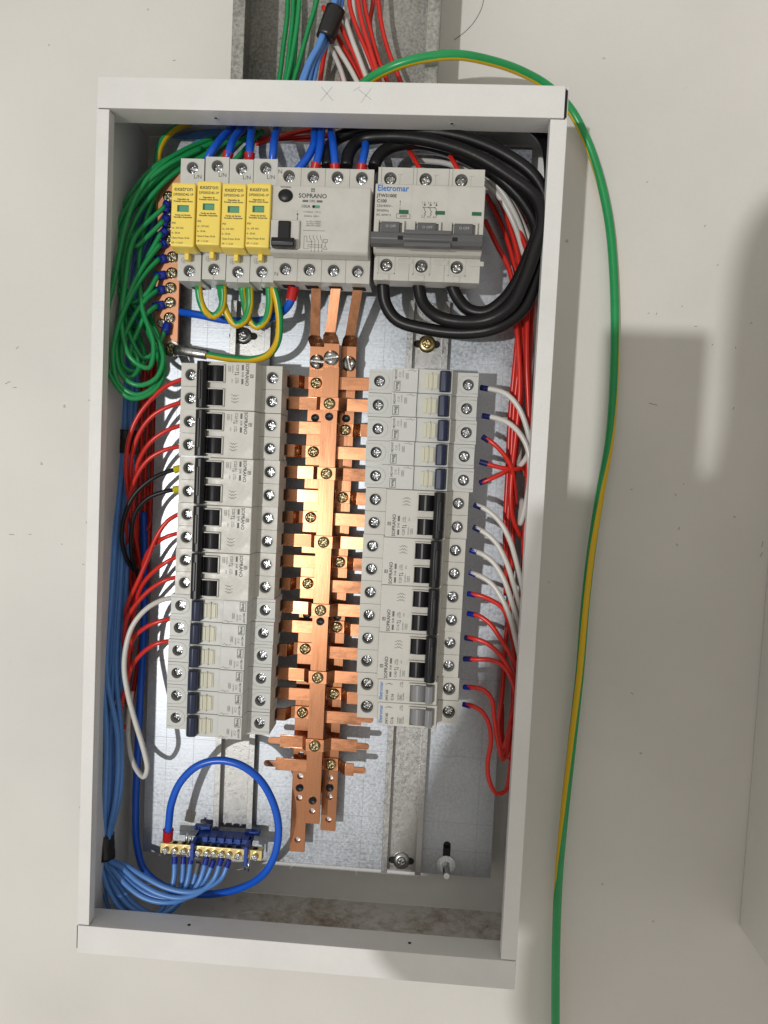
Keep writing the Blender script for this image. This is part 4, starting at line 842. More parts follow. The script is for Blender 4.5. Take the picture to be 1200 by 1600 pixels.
# ------------------------------------------------------------------ wires
def wire(name, label, cat, pts, r, m, group=None, stripe=None, twist=0.0, fer=None, fer2=None, n=10, raw=False, angs=None):
    """pts (px, py, Y); fer = (material, length, radius) sleeve at the start"""
    W = [Vector(p) if raw else at(*p) for p in pts]; S = smooth(W); o_ = W[0]
    A_ = None
    if angs:
        def cum(Q):
            c = [0.0]
            for i in range(1, len(Q)): c.append(c[-1] + (Q[i] - Q[i - 1]).length)
            return [v / c[-1] for v in c]
        cw, cs = cum(W), cum(S); A_ = []
        for v in cs:
            i = max(k for k in range(len(cw)) if cw[k] <= v + 1e-9); i = min(i, len(cw) - 2)
            f_ = (v - cw[i]) / (cw[i + 1] - cw[i]); A_.append(math.radians(angs[i] + (angs[i + 1] - angs[i]) * f_))
        stripe = tuple(k for k in range(n) if min(k + 0.5, n - k - 0.5) * 360 / n < (38 if n > 15 else 50))
    g = G(); g.tube(S, r, n, stripe=stripe, twist=twist, angs=A_)
    me = g.mesh(name, [m, M_yst] if stripe else m, o_)
    def sleeve(par, A, B, f, off):
        d = (B - A).normalized(); gg = G(); gg.rings(A - d * 0.3, [(f[2] * 0.92, 0), (f[2], 0.4), (f[2], f[1] - 0.5), (f[2] * 1.08, f[1])], 14, axis=tuple(d), cap0=True); link('sleeve', gg.mesh('sleeve', f[0], off), par)
    if fer or fer2:
        t = thing(name, label, cat, o_, group); link('insulation', me, t)
        if fer: sleeve(t, W[0], S[3] if len(S) > 3 else S[-1], fer, o_)
        if fer2: sleeve(t, W[-1], S[-4], fer2, o_)
        return t
    o = link(name, me, None, o_); return tag(o, label, cat, group)
RS_, RG, RBk = 1.75, 1.98, 4.8
FB, FN = (M_ferb, 6.0, 2.15), (M_fern, 6.5, 2.2)
ordn = lambda k: ['first', 'second', 'third', 'fourth', 'fifth', 'sixth', 'seventh', 'eighth', 'ninth', 'tenth', 'eleventh', 'twelfth', 'thirteenth', 'fourteenth', 'fifteenth', 'sixteenth'][k]
# left column branch wires
LWI = [
 (M_red, 'red', [(287, 592, 38), (262, 602, 36), (238, 622, 34), (215, 652, 34), (201, 688, 36), (197, 735, 42), (203, 790, 52), (208, 850, 66)]),
 (M_red, 'red', [(286, 628, 38), (262, 636, 36), (238, 650, 36), (217, 678, 38), (206, 715, 42), (205, 765, 50), (212, 820, 62), (214, 870, 70)]),
 (M_red, 'red', [(285, 664, 38), (262, 672, 36), (236, 690, 36), (217, 720, 40), (210, 760, 46), (208, 800, 54), (215, 860, 66), (222, 900, 72)]),
 (M_red, 'red', [(284, 697, 38), (258, 703, 36), (232, 718, 36), (213, 745, 38), (203, 775, 42), (197, 815, 50), (200, 870, 62), (206, 930, 72)]),
 (M_blk, 'black', [(281, 732, 38), (262, 737, 36), (235, 750, 34), (208, 776, 34), (193, 812, 36), (191, 850, 42), (205, 885, 56), (220, 895, 66)]),
 (M_blk, 'black', [(280, 764, 38), (258, 768, 36), (232, 778, 36), (212, 800, 38), (205, 832, 42), (206, 868, 50), (216, 900, 62), (225, 915, 70)]),
 (M_red, 'red', [(283, 801, 38), (262, 814, 36), (244, 840, 36), (230, 875, 38), (214, 912, 40), (201, 940, 44), (196, 965, 50), (200, 1000, 62)]),
 (M_red, 'red', [(282, 832, 38), (262, 838, 36), (246, 847, 40), (232, 862, 46), (222, 890, 54), (216, 930, 66)]),
 (M_red, 'red', [(281, 868, 38), (262, 877, 36), (240, 893, 38), (222, 915, 42), (212, 942, 48), (207, 975, 56), (206, 1020, 70)]),
 (M_red, 'red', [(280, 901, 38), (260, 906, 36), (236, 920, 37), (212, 945, 39), (198, 968, 42), (194, 1000, 50), (193, 1050, 64)]),
 (M_white, 'white', [(275, 933, 38), (252, 938, 35), (228, 952, 32), (207, 978, 30), (197, 1010, 29), (194, 1045, 29), (200, 1085, 29), (212, 1130, 30), (224, 1170, 32), (230, 1200, 35), (224, 1214, 40), (212, 1200, 46), (202, 1170, 52), (200, 1130, 60), (206, 1080, 68)]),
 (M_red, 'red', [(272, 966, 38), (248, 971, 36), (226, 981, 37), (209, 997, 40), (200, 1022, 46), (199, 1060, 54), (204, 1110, 68)]),
 (M_red, 'red', [(270, 1001, 38), (246, 1005, 36), (224, 1019, 38), (206, 1042, 42), (196, 1075, 46), (187, 1118, 50), (192, 1137, 56), (201, 1130, 62), (207, 1090, 70)])]
for k, (m, cn, P) in enumerate(LWI):
    wire('wire', f'{cn} wire into the {ordn(k)} terminal from the top, left edge of left breaker column', 'wire', P, 1.8 if m != M_white else 2.1, m, 'wires into the left breaker column', fer=(M_fery, 5, 3.0) if m == M_blk else None)
# right column branch wires
RWI = [
 (M_white, 'white', FN, [(750, 605, 38), (768, 608, 34), (790, 615, 30), (808, 633, 28), (821, 662, 28), (827, 690, 30), (824, 712, 36), (812, 727, 42), (812, 700, 56)]),
 (M_white, 'white', FN, [(749, 649, 38), (770, 652, 34), (793, 660, 30), (811, 676, 27), (824, 700, 26), (828, 735, 27), (823, 780, 32), (813, 818, 40), (816, 780, 56)]),
 (M_red, 'red', FN, [(749, 682, 38), (767, 690, 34), (784, 706, 34), (798, 728, 36), (803, 752, 42), (806, 790, 56)]),
 (M_red, 'red', FN, [(746, 721, 38), (765, 726, 35), (784, 731, 35), (805, 733, 38), (818, 731, 46), (822, 745, 58)]),
 (M_red, 'red', FN, [(743, 754, 38), (760, 751, 34), (780, 742, 34), (798, 732, 38), (812, 735, 50)]),
 (M_white, 'white', FN, [(736, 788, 38), (756, 794, 34), (778, 812, 32), (795, 840, 31), (806, 875, 32), (816, 918, 35), (823, 965, 42), (824, 1010, 52)]),
 (M_white, 'white', FN, [(734, 823, 38), (754, 830, 34), (774, 847, 32), (791, 878, 31), (803, 915, 32), (814, 960, 36), (821, 1000, 44), (824, 1040, 54)]),
 (M_white, 'white', FB, [(733, 859, 38), (752, 865, 33), (770, 878, 31), (787, 905, 29), (798, 935, 29), (809, 975, 33), (817, 1015, 40), (821, 1060, 52)]),
 (M_white, 'white', FB, [(731, 894, 38), (750, 900, 33), (768, 912, 31), (784, 935, 29), (796, 962, 28), (806, 1000, 30), (813, 1035, 38), (815, 1075, 50)]),
 (M_red, 'red', FB, [(728, 927, 38), (748, 930, 33), (768, 938, 32), (785, 950, 32), (795, 975, 36), (802, 1010, 44), (806, 1050, 56)]),
 (M_red, 'red', FB, [(728, 958, 38), (748, 962, 32), (766, 975, 30), (782, 998, 29), (796, 1020, 30), (807, 1052, 36), (812, 1095, 48)]),
 (M_red, 'red', FN, [(722, 996, 38), (742, 998, 32), (762, 1006, 30), (780, 1022, 29), (796, 1045, 29), (808, 1078, 34), (812, 1120, 42), (808, 1160, 52)]),
 (M_red, 'red', FN, [(720, 1029, 38), (744, 1030, 32), (770, 1032, 30), (788, 1042, 29), (801, 1066, 29), (809, 1105, 33), (805, 1150, 38), (793, 1183, 44), (786, 1168, 54), (784, 1100, 66)]),
 (M_red, 'red', FB, [(720, 1073, 38), (740, 1074, 32), (757, 1079, 29), (768, 1092, 27), (772, 1120, 27), (777, 1155, 28), (786, 1187, 32), (793, 1170, 40), (800, 1120, 48), (802, 1060, 60)]),
 (M_red, 'red', FB, [(718, 1100, 38), (738, 1103, 32), (754, 1113, 29), (764, 1132, 27), (767, 1160, 26), (762, 1190, 26), (764, 1218, 27), (776, 1240, 30), (790, 1236, 34), (796, 1210, 40), (800, 1160, 50), (803, 1090, 62)])]
for k, (m, cn, f, P) in enumerate(RWI):
    P = [(P[0][0] + (1, 5, 5, 4, 7, 5, 6, 2, 3, 3, 3, 5, 5, 5, 6)[k], P[0][1] + 0.5, P[0][2] - 2)] + P[1:]
    wire('wire', f'{cn} wire from the {ordn(k)} terminal down, right edge of right breaker column', 'wire', P, 1.85 if m == M_red else 2.1, m, 'wires out of the right breaker column', fer=f)
# red bundle down the right side
rb = [((770, 292), (792, 340), (812, 420), (808, 480), (812, 545), (803, 640), (798, 730), (793, 830), (790, 930)),
      ((778, 300), (800, 350), (822, 430), (816, 500), (818, 560), (812, 650), (803, 740), (801, 840), (798, 940)),
      ((788, 300), (808, 350), (830, 420), (824, 490), (823, 570), (826, 660), (824, 760), (818, 860), (814, 970)),
      ((760, 305), (783, 350), (800, 400), (812, 470), (806, 550), (797, 650), (793, 740), (789, 830), (793, 920)),
      ((796, 310), (818, 370), (833, 440), (830, 510), (827, 600), (833, 690), (831, 790), (825, 880), (820, 1000)),
      ((758, 345), (775, 380), (797, 425), (806, 500), (812, 600), (806, 680), (800, 735), (799, 800), (812, 838))]
rl = ['leftmost of the long red wires', 'second', 'third', 'thin one crossing the plate', 'rightmost, hugging the side wall', 'looping at the white wire end']
for k, P in enumerate(rb):
    ys = [62, 52, 46, 40, 38, 42, 46, 50, 58]; ys = [y + (0, 3, -4, 6, 9, -7)[k] for y in ys]
    wire('wire', 'long red wire by the right wall, ' + ('outer left one', 'second from its left', 'third from its left', 'one furthest left at the knot', 'nearest the side wall', 'short one curling under the white wire')[k], 'wire', [(p[0], p[1], y) for p, y in zip(P, ys)], 1.95, M_red, 'long red wires by the right wall')
for k, P in enumerate([[(798, 930, 60), (789, 1010, 60), (785, 1080, 58), (780, 1140, 56), (790, 1185, 54)], [(806, 930, 52), (810, 1010, 50), (808, 1080, 46), (797, 1130, 46), (788, 1170, 50)], [(814, 1000, 60), (803, 1090, 58), (796, 1150, 56), (799, 1190, 56), (812, 1206, 60)]]):
    wire('wire', 'dim red wire hanging low in right bundle, ' + ('against the plate edge', 'curving in front', 'reaching lowest beside the side rail')[k], 'wire', P, 1.9, M_red, 'red wires hanging low on the right')
g = G(); q = at(806, 736, 38); g.box(q.x - 10, q.x + 8, 33, 36.5, q.z - 3.2, q.z + 3.2, bev=1.2)
# black tape and white wires top right
for k, P in enumerate([[(640, 236, 62), (690, 240, 50), (735, 258, 42), (772, 285, 40), (800, 325, 42), (818, 370, 48), (828, 420, 56), (838, 520, 66), (836, 640, 72)], [(646, 250, 62), (700, 256, 50), (745, 276, 44), (778, 305, 42), (803, 350, 44), (822, 410, 52), (842, 470, 62), (843, 560, 72), (838, 660, 76)], [(650, 228, 70), (715, 246, 58), (765, 276, 52), (800, 318, 50), (826, 372, 54), (846, 440, 62), (848, 540, 70), (843, 640, 78)]]):
    wire('wire', 'white wire sweeping behind the black cables, ' + ('inner one', 'lowest one', 'outer one')[k], 'wire', P, 2.1, M_white, 'white wires at the upper right')
for k, P in enumerate([[(658, 268, 22), (648, 250, 30), (636, 230, 44), (620, 205, 60)], [(718, 270, 22), (706, 248, 28), (692, 225, 42), (675, 200, 60)]]):
    wire('wire', 'short red wire into the top of the main breaker, ' + ('left one', 'right one')[k], 'wire', P, 1.8, M_red, 'red wires into the main breaker')
for k, P in enumerate([[(700, 235, 66), (745, 252, 62), (790, 290, 62), (825, 350, 66)], [(560, 235, 78), (520, 225, 80), (470, 222, 80), (430, 232, 80), (390, 240, 78)], [(600, 200, 80), (540, 210, 84), (450, 216, 84), (350, 222, 80), (290, 235, 80), (262, 260, 80)], [(610, 196, 76), (540, 196, 80), (470, 205, 80), (400, 226, 76)]]):
    wire('wire', 'red wire in shade behind the top devices, ' + ('rightmost, by the white wires', 'middle one', 'longest one reaching far left', 'uppermost one')[k], 'wire', P, 1.9, M_red, 'red wires behind the top devices')
# black main cables: RCD top -> round the right -> main breaker bottom
BC = [
 [(512, 262, 24), (513, 240, 30), (526, 217, 42), (565, 203, 42), (640, 204, 34), (720, 214, 26), (790, 242, 20), (838, 280, 18), (856, 325, 18), (852, 380, 18), (838, 435, 16), (815, 485, 14), (775, 512, 14), (725, 520, 18), (665, 514, 22), (620, 500, 24), (602, 474, 24), (598, 440, 22)],
 [(541, 262, 24), (545, 240, 28), (562, 220, 34), (610, 214, 30), (670, 220, 24), (735, 240, 18), (795, 275, 14), (838, 310, 10), (848, 345, 6), (834, 395, 6), (818, 440, 6), (798, 478, 6), (765, 499, 8), (720, 503, 14), (682, 494, 18), (660, 472, 22), (653, 440, 22)],
 [(584, 262, 24), (592, 244, 28), (615, 228, 34), (655, 224, 34), (715, 240, 30), (775, 274, 26), (820, 320, 24), (838, 360, 22), (826, 400, 16), (808, 440, 16), (786, 470, 16), (758, 488, 18), (732, 484, 20), (714, 464, 22), (705, 444, 22)]]
for k, P in enumerate(BC):
    wire('power_cable', 'thick black cable looping round the main breaker, ' + ('outermost, into the left lower terminal', 'into the middle lower terminal', 'innermost, into the right lower terminal')[k], 'cable', P, RBk, M_blk, 'thick black main cables', n=16)
wire('power_cable', 'thick black cable curving down the inside of the top right corner', 'cable', [(760, 190, 72), (815, 194, 60), (846, 212, 48), (858, 245, 38), (860, 300, 34), (856, 370, 30), (842, 430, 28), (820, 478, 28)], RBk, M_blk, n=16)
# blue thick wires at the top
FR = (M_ferr, 7, 4.0)
for k, (P, f) in enumerate([
  ([(322, 254, 28), (330, 238, 26), (345, 218, 34), (366, 196, 50), (380, 170, 70)], None), ([(353, 252, 26), (358, 236, 24), (366, 216, 34), (382, 195, 48), (395, 160, 72)], FR),
  ([(390, 254, 26), (390, 236, 24), (392, 212, 34), (396, 190, 48), (405, 160, 72)], FR), ([(425, 256, 26), (427, 236, 24), (430, 212, 34), (438, 190, 50), (450, 160, 72)], None),
  ([(463, 268, 24), (478, 250, 24), (489, 230, 28), (492, 205, 40), (490, 170, 68)], None), ([(491, 270, 22), (496, 250, 22), (500, 230, 26), (502, 205, 38), (500, 170, 68)], FR),
  ([(524, 272, 22), (523, 250, 22), (521, 230, 26), (518, 205, 40), (512, 170, 68)], FR), ([(564, 272, 22), (567, 250, 22), (571, 230, 30), (568, 205, 46), (560, 170, 70)], FR)]):
    dst = ('first surge protector', 'second surge protector', 'third surge protector', 'fourth surge protector', 'first pole of the residual-current device', 'second pole of the residual-current device', 'third pole of the residual-current device', 'fourth pole of the residual-current device')[k]
    wire('wire', 'thick royal blue wire down into ' + dst, 'wire', P, 3.05, M_blue, 'thick blue wires dropping into the top devices', fer=f, n=14)
# blue wire from RCD bottom to earth bar side
wire('wire', 'thick royal blue wire with red sleeve running left under the surge protectors', 'wire', [(459, 448, 24), (456, 466, 26), (447, 482, 32), (425, 496, 40), (390, 502, 48), (350, 500, 52), (310, 492, 56), (278, 487, 62)], 3.05, M_blue, fer=(M_ferr, 10, 4.2), n=14)
# big blue loop
wire('wire', 'thick royal blue wire looping over the bottom of the left rail into the brass bar', 'wire', [(262, 1312, 46), (264, 1285, 42), (268, 1255, 36), (282, 1222, 32), (308, 1197, 30), (340, 1188, 30), (375, 1195, 30), (405, 1217, 32), (425, 1250, 34), (435, 1290, 36), (431, 1330, 38), (415, 1362, 42), (385, 1384, 50), (340, 1396, 56), (295, 1396, 58), (255, 1384, 62), (226, 1360, 70), (214, 1320, 74), (212, 1260, 74), (215, 1180, 74), (219, 1090, 74), (224, 1000, 74), (226, 900, 76), (224, 800, 78)], 3.1, M_blue, fer=(M_ferr, 10, 4.2), n=14)
# light blue bundle
NW = [[(273, 1338), (271.5, 1374), (261, 1407), (240, 1434), (213, 1436), (188, 1420), (170, 1390)], [(287, 1338), (284, 1380), (273, 1414), (252, 1434), (226, 1438), (200, 1426), (177, 1395)], [(299, 1338), (292, 1380), (281, 1404), (262, 1424), (236, 1432), (207, 1420), (183, 1392)], [(310, 1348), (300, 1384), (283, 1408), (262, 1426), (238, 1428), (212, 1414), (190, 1388)],
      [(323, 1340), (311, 1378), (292, 1402), (262, 1410), (228, 1404), (200, 1385), (180, 1362)], [(334, 1344), (321, 1374), (303, 1394), (272, 1404), (240, 1400), (208, 1382), (184, 1358)], [(346, 1341), (334, 1374), (312, 1394), (285, 1403), (250, 1397), (216, 1378), (190, 1355)], [(358, 1344), (346, 1372), (326, 1386), (300, 1394), (262, 1388), (226, 1370), (196, 1352)]]
for k, Q in enumerate(NW):
    dz = (k % 3) * 4
    P = [(x, y, (46, 43, 38, 34, 34, 37, 42)[i_] + (k % 2) * 3) for i_, (x, y) in enumerate(Q)]
    P += [(157 + 2.1 * k, 1342, 47 + dz * 0.7), (157 + 2.1 * k, 1310, 48 + dz * 0.7), (148 + 5.6 * k, 1240, 40 + dz), (150 + 5.6 * k, 1150, 38 + dz * 1.4), (157 + 4.9 * ((k * 3) % 8), 1050, 40 + dz * 1.5), (164 + 4.4 * ((k * 3) % 8), 950, 43 + dz * 1.5), (172 + 4.1 * ((k * 3) % 8), 840, 47 + dz * 1.5), (181 + 3.8 * ((k * 3) % 8), 750, 56 + dz),
          (189 + 2.6 * ((k * 3) % 8), 690, 60 + dz), (188 + 3.6 * ((k * 3) % 8), 600, 62 + dz), (190 + 3.6 * ((k * 3) % 8), 480, 66 + dz), (212 + 4 * k, 360, 78 + dz * 0.6), (240 + 4 * k, 280, 84), (255 + 8 * k, 228, 80), (330 + 8 * k, 205, 84)]
    wire('wire', f'light blue wire from the brass bar up the left wall, {ordn(k)} from the left', 'wire', P, 2.15, M_lblue, 'light blue wires along the left wall', fer=((M_ferg, 9, 2.4) if k == 3 else (M_ferb, 6, 2.3)))
wire('wire', 'single light blue wire bending in the lower left corner of the box', 'wire', [(160, 1345, 52), (161, 1380, 50), (168, 1415, 46), (180, 1440, 44), (200, 1452, 50), (225, 1440, 60)], 1.85, M_lblue)
def tape(A, B, rx, ry, label):
    a_, b_ = at(*A), at(*B); c_ = (a_ + b_) / 2; g = G(); L_ = (b_ - a_).length; d = (b_ - a_).normalized(); u = Vector((1, 0, 0)); u = (u - d * u.dot(d)).normalized(); v = d.cross(u); last = None
    for i_ in range(9):
        P = a_.lerp(b_, i_ / 8); ring = []
        for k in range(24):
            t_ = 2 * math.pi * k / 24; wob = 1 + 0.03 * math.sin(5 * t_ + i_ * 0.4) + (0.03 if i_ % 3 == 0 else 0)
            ring.append(g.bm.verts.new(P + u * math.cos(t_) * rx * wob + v * math.sin(t_) * ry * wob))
        if last:
            for k in range(24): f = g.bm.faces.new((last[k], last[(k + 1) % 24], ring[(k + 1) % 24], ring[k])); f.smooth = True
        else: g.bm.faces.new(ring)
        last = ring
    g.bm.faces.new(last); tag(link('tape_band', g.mesh('tape_band', M_tape, c_), None, c_), label, 'tape', 'black tape bands')
tape((164, 1304, 52), (165, 1342, 49), 7.4, 9.5, 'black tape round the light blue wires in the lower left corner')
tape((199, 672, 65), (197, 708, 65), 7.6, 9.5, 'black tape round the light blue wires beside the upper left breakers')
# dark reds behind the left wires
for k, P in enumerate([[(238, 560, 84), (232, 640, 84), (228, 720, 84), (226, 800, 80), (230, 828, 78), (236, 815, 80), (230, 760, 86)], [(245, 560, 86), (240, 640, 86), (238, 740, 84), (232, 850, 80), (226, 950, 80), (215, 1040, 80), (200, 1130, 80)], [(228, 560, 82), (222, 640, 80), (220, 720, 78), (216, 800, 76), (210, 900, 76), (204, 1000, 76), (198, 1100, 76)]]):
    wire('wire', 'shaded red wire behind the left branch wires, ' + ('with a hooked lower end', 'longest, nearest the plate', 'nearest the blue wires')[k], 'wire', P, 1.9, M_red, 'red wires in shade on the left')
# green wires
LUG = [(258, 322, 52), (256, 345, 52), (252, 364, 52), (251, 381, 52), (249, 404, 52), (247, 430, 52), (246, 453, 52), (246, 477, 52), (257, 518, 52)]
SCW = [(264, 308), (265, 330), (267, 353), (268, 375), (270, 402), (269, 427), (267, 450), (266, 473), (265, 497)]
GP = [
 [(210, 372, 40), (196, 440, 32), (190, 510, 28), (205, 560, 26), (232, 575, 30), (240, 540, 36), (222, 480, 42), (218, 400, 48), (236, 320, 54), (262, 275, 58), (300, 245, 62), (345, 222, 70)],
 [(228, 372, 46), (212, 385, 44), (206, 365, 46), (220, 330, 50), (262, 280, 56), (305, 250, 62), (360, 218, 72)],
 [(232, 400, 48), (212, 440, 44), (196, 480, 40), (184, 530, 36), (186, 570, 34), (200, 590, 34), (216, 578, 38), (204, 530, 42), (192, 470, 44), (194, 400, 44), (216, 335, 46), (256, 285, 52), (300, 252, 62), (355, 215, 74)],
 [(228, 410, 44), (208, 445, 36), (192, 490, 30), (181, 540, 28), (190, 585, 28), (215, 602, 28), (243, 592, 32), (255, 560, 38), (240, 520, 44), (205, 470, 46), (180, 410, 44), (196, 345, 42), (236, 285, 46), (285, 245, 56), (335, 222, 66)],
 [(226, 428, 44), (205, 462, 34), (186, 505, 26), (176, 555, 24), (186, 600, 26), (213, 617, 28), (238, 606, 34), (250, 575, 42), (232, 520, 50), (192, 450, 50), (184, 380, 46), (208, 320, 44), (250, 275, 50), (300, 240, 60)],
 [(228, 460, 46), (205, 472, 44), (184, 450, 44), (178, 405, 46), (186, 350, 42), (222, 292, 42), (262, 258, 48), (315, 232, 60)],
 [(226, 470, 44), (206, 500, 40), (190, 540, 36), (195, 575, 36), (215, 580, 40), (225, 550, 48), (195, 500, 56), (170, 440, 56), (172, 370, 54), (200, 310, 50), (240, 262, 52), (290, 235, 60)],
 [(228, 492, 44), (214, 520, 42), (204, 548, 40), (210, 572, 42), (226, 566, 46), (215, 520, 54), (190, 460, 58), (184, 400, 56), (206, 330, 52), (245, 285, 54), (290, 255, 60)],
 [(250, 535, 46), (240, 552, 44), (225, 560, 42), (205, 530, 40), (190, 470, 44), (178, 420, 50), (180, 360, 52), (205, 308, 52), (245, 262, 56)]]
for k in range(9):
    l, s = LUG[k], SCW[k]; P = [l] + [(x, y, z) for x, y, z in GP[k]]
    if k == 8: P = [l, (249, 538, 50)] + GP[k][1:]
    t = wire('wire', f'coiled green wire on the {ordn(k)} screw from the top of the earth bar', 'wire', P, RG, M_green, 'green earth wires', fer=(M_ferb, 0.5, 2.4))
    # crimp lug: flat blue sleeve and tongue under the screw
    A, B = at(*l), at(s[0], s[1], YE - 1); o_ = Vector(t.location) / MM; d = (A - B); d.y = 0; L_ = d.length; d.normalize(); nn = Vector((-d.z, 0, d.x))
    g = G(); a0 = B + d * 4.2; a1 = B + d * 13.5
    for (h, y0) in ((3.3, 0),):
        g.tube([Vector((a0.x, 54.5, a0.z)), Vector((a0.x, 54.5, a0.z)) + (a1 - a0) * 0.25, Vector((a0.x, 53.8, a0.z)) + (a1 - a0) * 0.6, Vector((a1.x, 53, a1.z))], [2.9, 3.5, 3.3, 3.5], 12, flat=0.62)
    link('lug_sleeve', g.mesh('lug_sleeve', M_ferb, o_), t)
    g = G(); g.cyl((B.x, YE - 0.1, B.z), (0, -1, 0), 4.4, 0.8, 16); c0 = B + d * 3; c1 = B + d * 6; g.tube([Vector((c0.x, YE - 1, c0.z)), Vector((c1.x, YE - 2.5, c1.z))], 2.6, 8, flat=0.3); link('lug_tongue', g.mesh('lug_tongue', M_nick, o_), t)
# outermost long loop as in the picture
wire('wire', 'green earth wire making the lowest, widest loop at the left wall', 'wire', [(335, 215, 70), (290, 233, 58), (246, 262, 46), (214, 305, 38), (194, 360, 34), (180, 430, 30), (167, 490, 26), (163, 545, 24), (174, 590, 24), (203, 622, 26), (236, 614, 32), (256, 585, 40), (252, 540, 52), (232, 490, 62)], RG, M_green, 'green earth wires')
for k, P in enumerate([[(296, 262, 62), (330, 235, 66), (365, 215, 76)], [(330, 262, 70), (365, 228, 72), (400, 205, 80)], [(350, 268, 72), (384, 232, 72), (410, 205, 80)]]):
    wire('wire', 'short stretch of green wire behind the surge protectors, ' + ('leftmost', 'middle one', 'rightmost')[k], 'wire', P, RG, M_green, 'green wires behind the surge protectors')
for k, P in enumerate([[(262, 290, 78), (280, 250, 72), (310, 222, 70), (350, 212, 78)], [(255, 300, 78), (270, 270, 74), (300, 248, 72), (340, 230, 80)]]):
    wire('wire', 'light blue wire arching in the top left corner, ' + ('upper one', 'lower one')[k], 'wire', P, 2.1, M_lblue, 'light blue wires in the top left corner')
# green and yellow
ST = (0, 1, 2)
wire('wire', 'green and yellow wire curving up from the earth bar in the top left corner', 'wire', [(244, 330, 66), (245, 270, 62), (250, 230, 60), (268, 205, 64), (300, 190, 76), (340, 182, 86)], 3.0, M_green, n=14, angs=[70, 70, 70, 65, 60, 60])
GYL = [([(310, 446, 24), (313, 470, 26), (322, 488, 28), (334, 494, 30), (345, 484, 28), (349, 466, 26), (348, 446, 24)], (2, 3, 4, 5), 'leftmost U-shaped link'),
       ([(344, 446, 26), (348, 470, 30), (357, 495, 32), (370, 508, 32), (383, 500, 30), (390, 478, 26), (390, 446, 24)], (2, 3, 4, 5), 'middle U-shaped link'),
       ([(378, 446, 26), (382, 472, 30), (388, 498, 34), (402, 511, 34), (415, 500, 32), (421, 478, 28), (420, 446, 24)], (2, 3, 4, 5), 'right U-shaped link')]
for P, s, l in GYL: wire('wire', 'green and yellow wire under the surge protectors, ' + l, 'wire', P, 2.9, M_green, 'green and yellow links under the surge protectors', n=14, angs=[-75, -70, -10, 60, 75, 80, 80])
t = wire('wire', 'green and yellow wire turning left to a metal lug below the surge protectors', 'wire', [(427, 446, 24), (434, 475, 26), (437, 510, 30), (432, 538, 34), (418, 555, 38), (392, 562, 42), (358, 560, 48), (322, 554, 52)], 2.9, M_green, n=14, angs=[50, 50, 45, 20, -20, -50, -55, -55])
o_ = Vector(t.location) / MM if t.location.length > 0 else Vector((0, 0, 0))
lugt = thing('cable_lug', 'tinned copper cable lug under a brown screw at the foot of the earth bar', 'cable lug', at(268, 545, 56))
oL = at(268, 545, 56); g = G(); A, B, C_ = at(322, 554, 52), at(292, 549, 52), at(280, 547, 55)
g.tube([at(324, 555, 52), A, B, C_, at(274, 546, 56.5)], [3.9, 4.2, 4.0, 4.4, 4.0], 16, flat=0.85); link('barrel', g.mesh('barrel', M_steel, oL), lugt)
g = G(); q = at(268, 545, 57); g.cyl((q.x, 58, q.z), (0, -1, 0), 6.6, 1.6, 24); link('ring', g.mesh('ring', M_steel, oL), lugt); link('screw', SC_B, lugt, Vector((q.x, 56.4, q.z)) - oL, 0.4)
g = G(); g.cyl((q.x, YP - 0.2, q.z), (0, -1, 0), 4, YP - 58.4, 14); link('spacer', g.mesh('spacer', M_steel, oL), lugt)
wire('cable', 'loose green and yellow cable hanging outside the box down the wall on the right', 'cable', [(566, 132, 58), (590, 116, 48), (620, 102, 42), (660, 91, 40), (712, 86, 42), (765, 95, 54), (815, 112, 70), (858, 137, 84), (892, 172, 92), (918, 222, 95), (938, 282, 96), (952, 350, 96.5), (959, 430, 96.5), (961, 520, 95), (958, 620, 94), (952, 690, 92), (938, 770, 90), (924, 860, 89), (914, 950, 89), (906, 1050, 89), (894, 1160, 89), (882, 1270, 89), (873, 1370, 90), (869, 1470, 90), (868, 1560, 90), (868, 1640, 90)], 3.7, M_green, n=18, angs=[95, 95, 95, 95, 95, 95, 95, 95, 92, 95, 110, 190, 255, 275, 285, 305, 335, 355, 360, 375, 395, 410, 440, 580, 600, 610, 620])
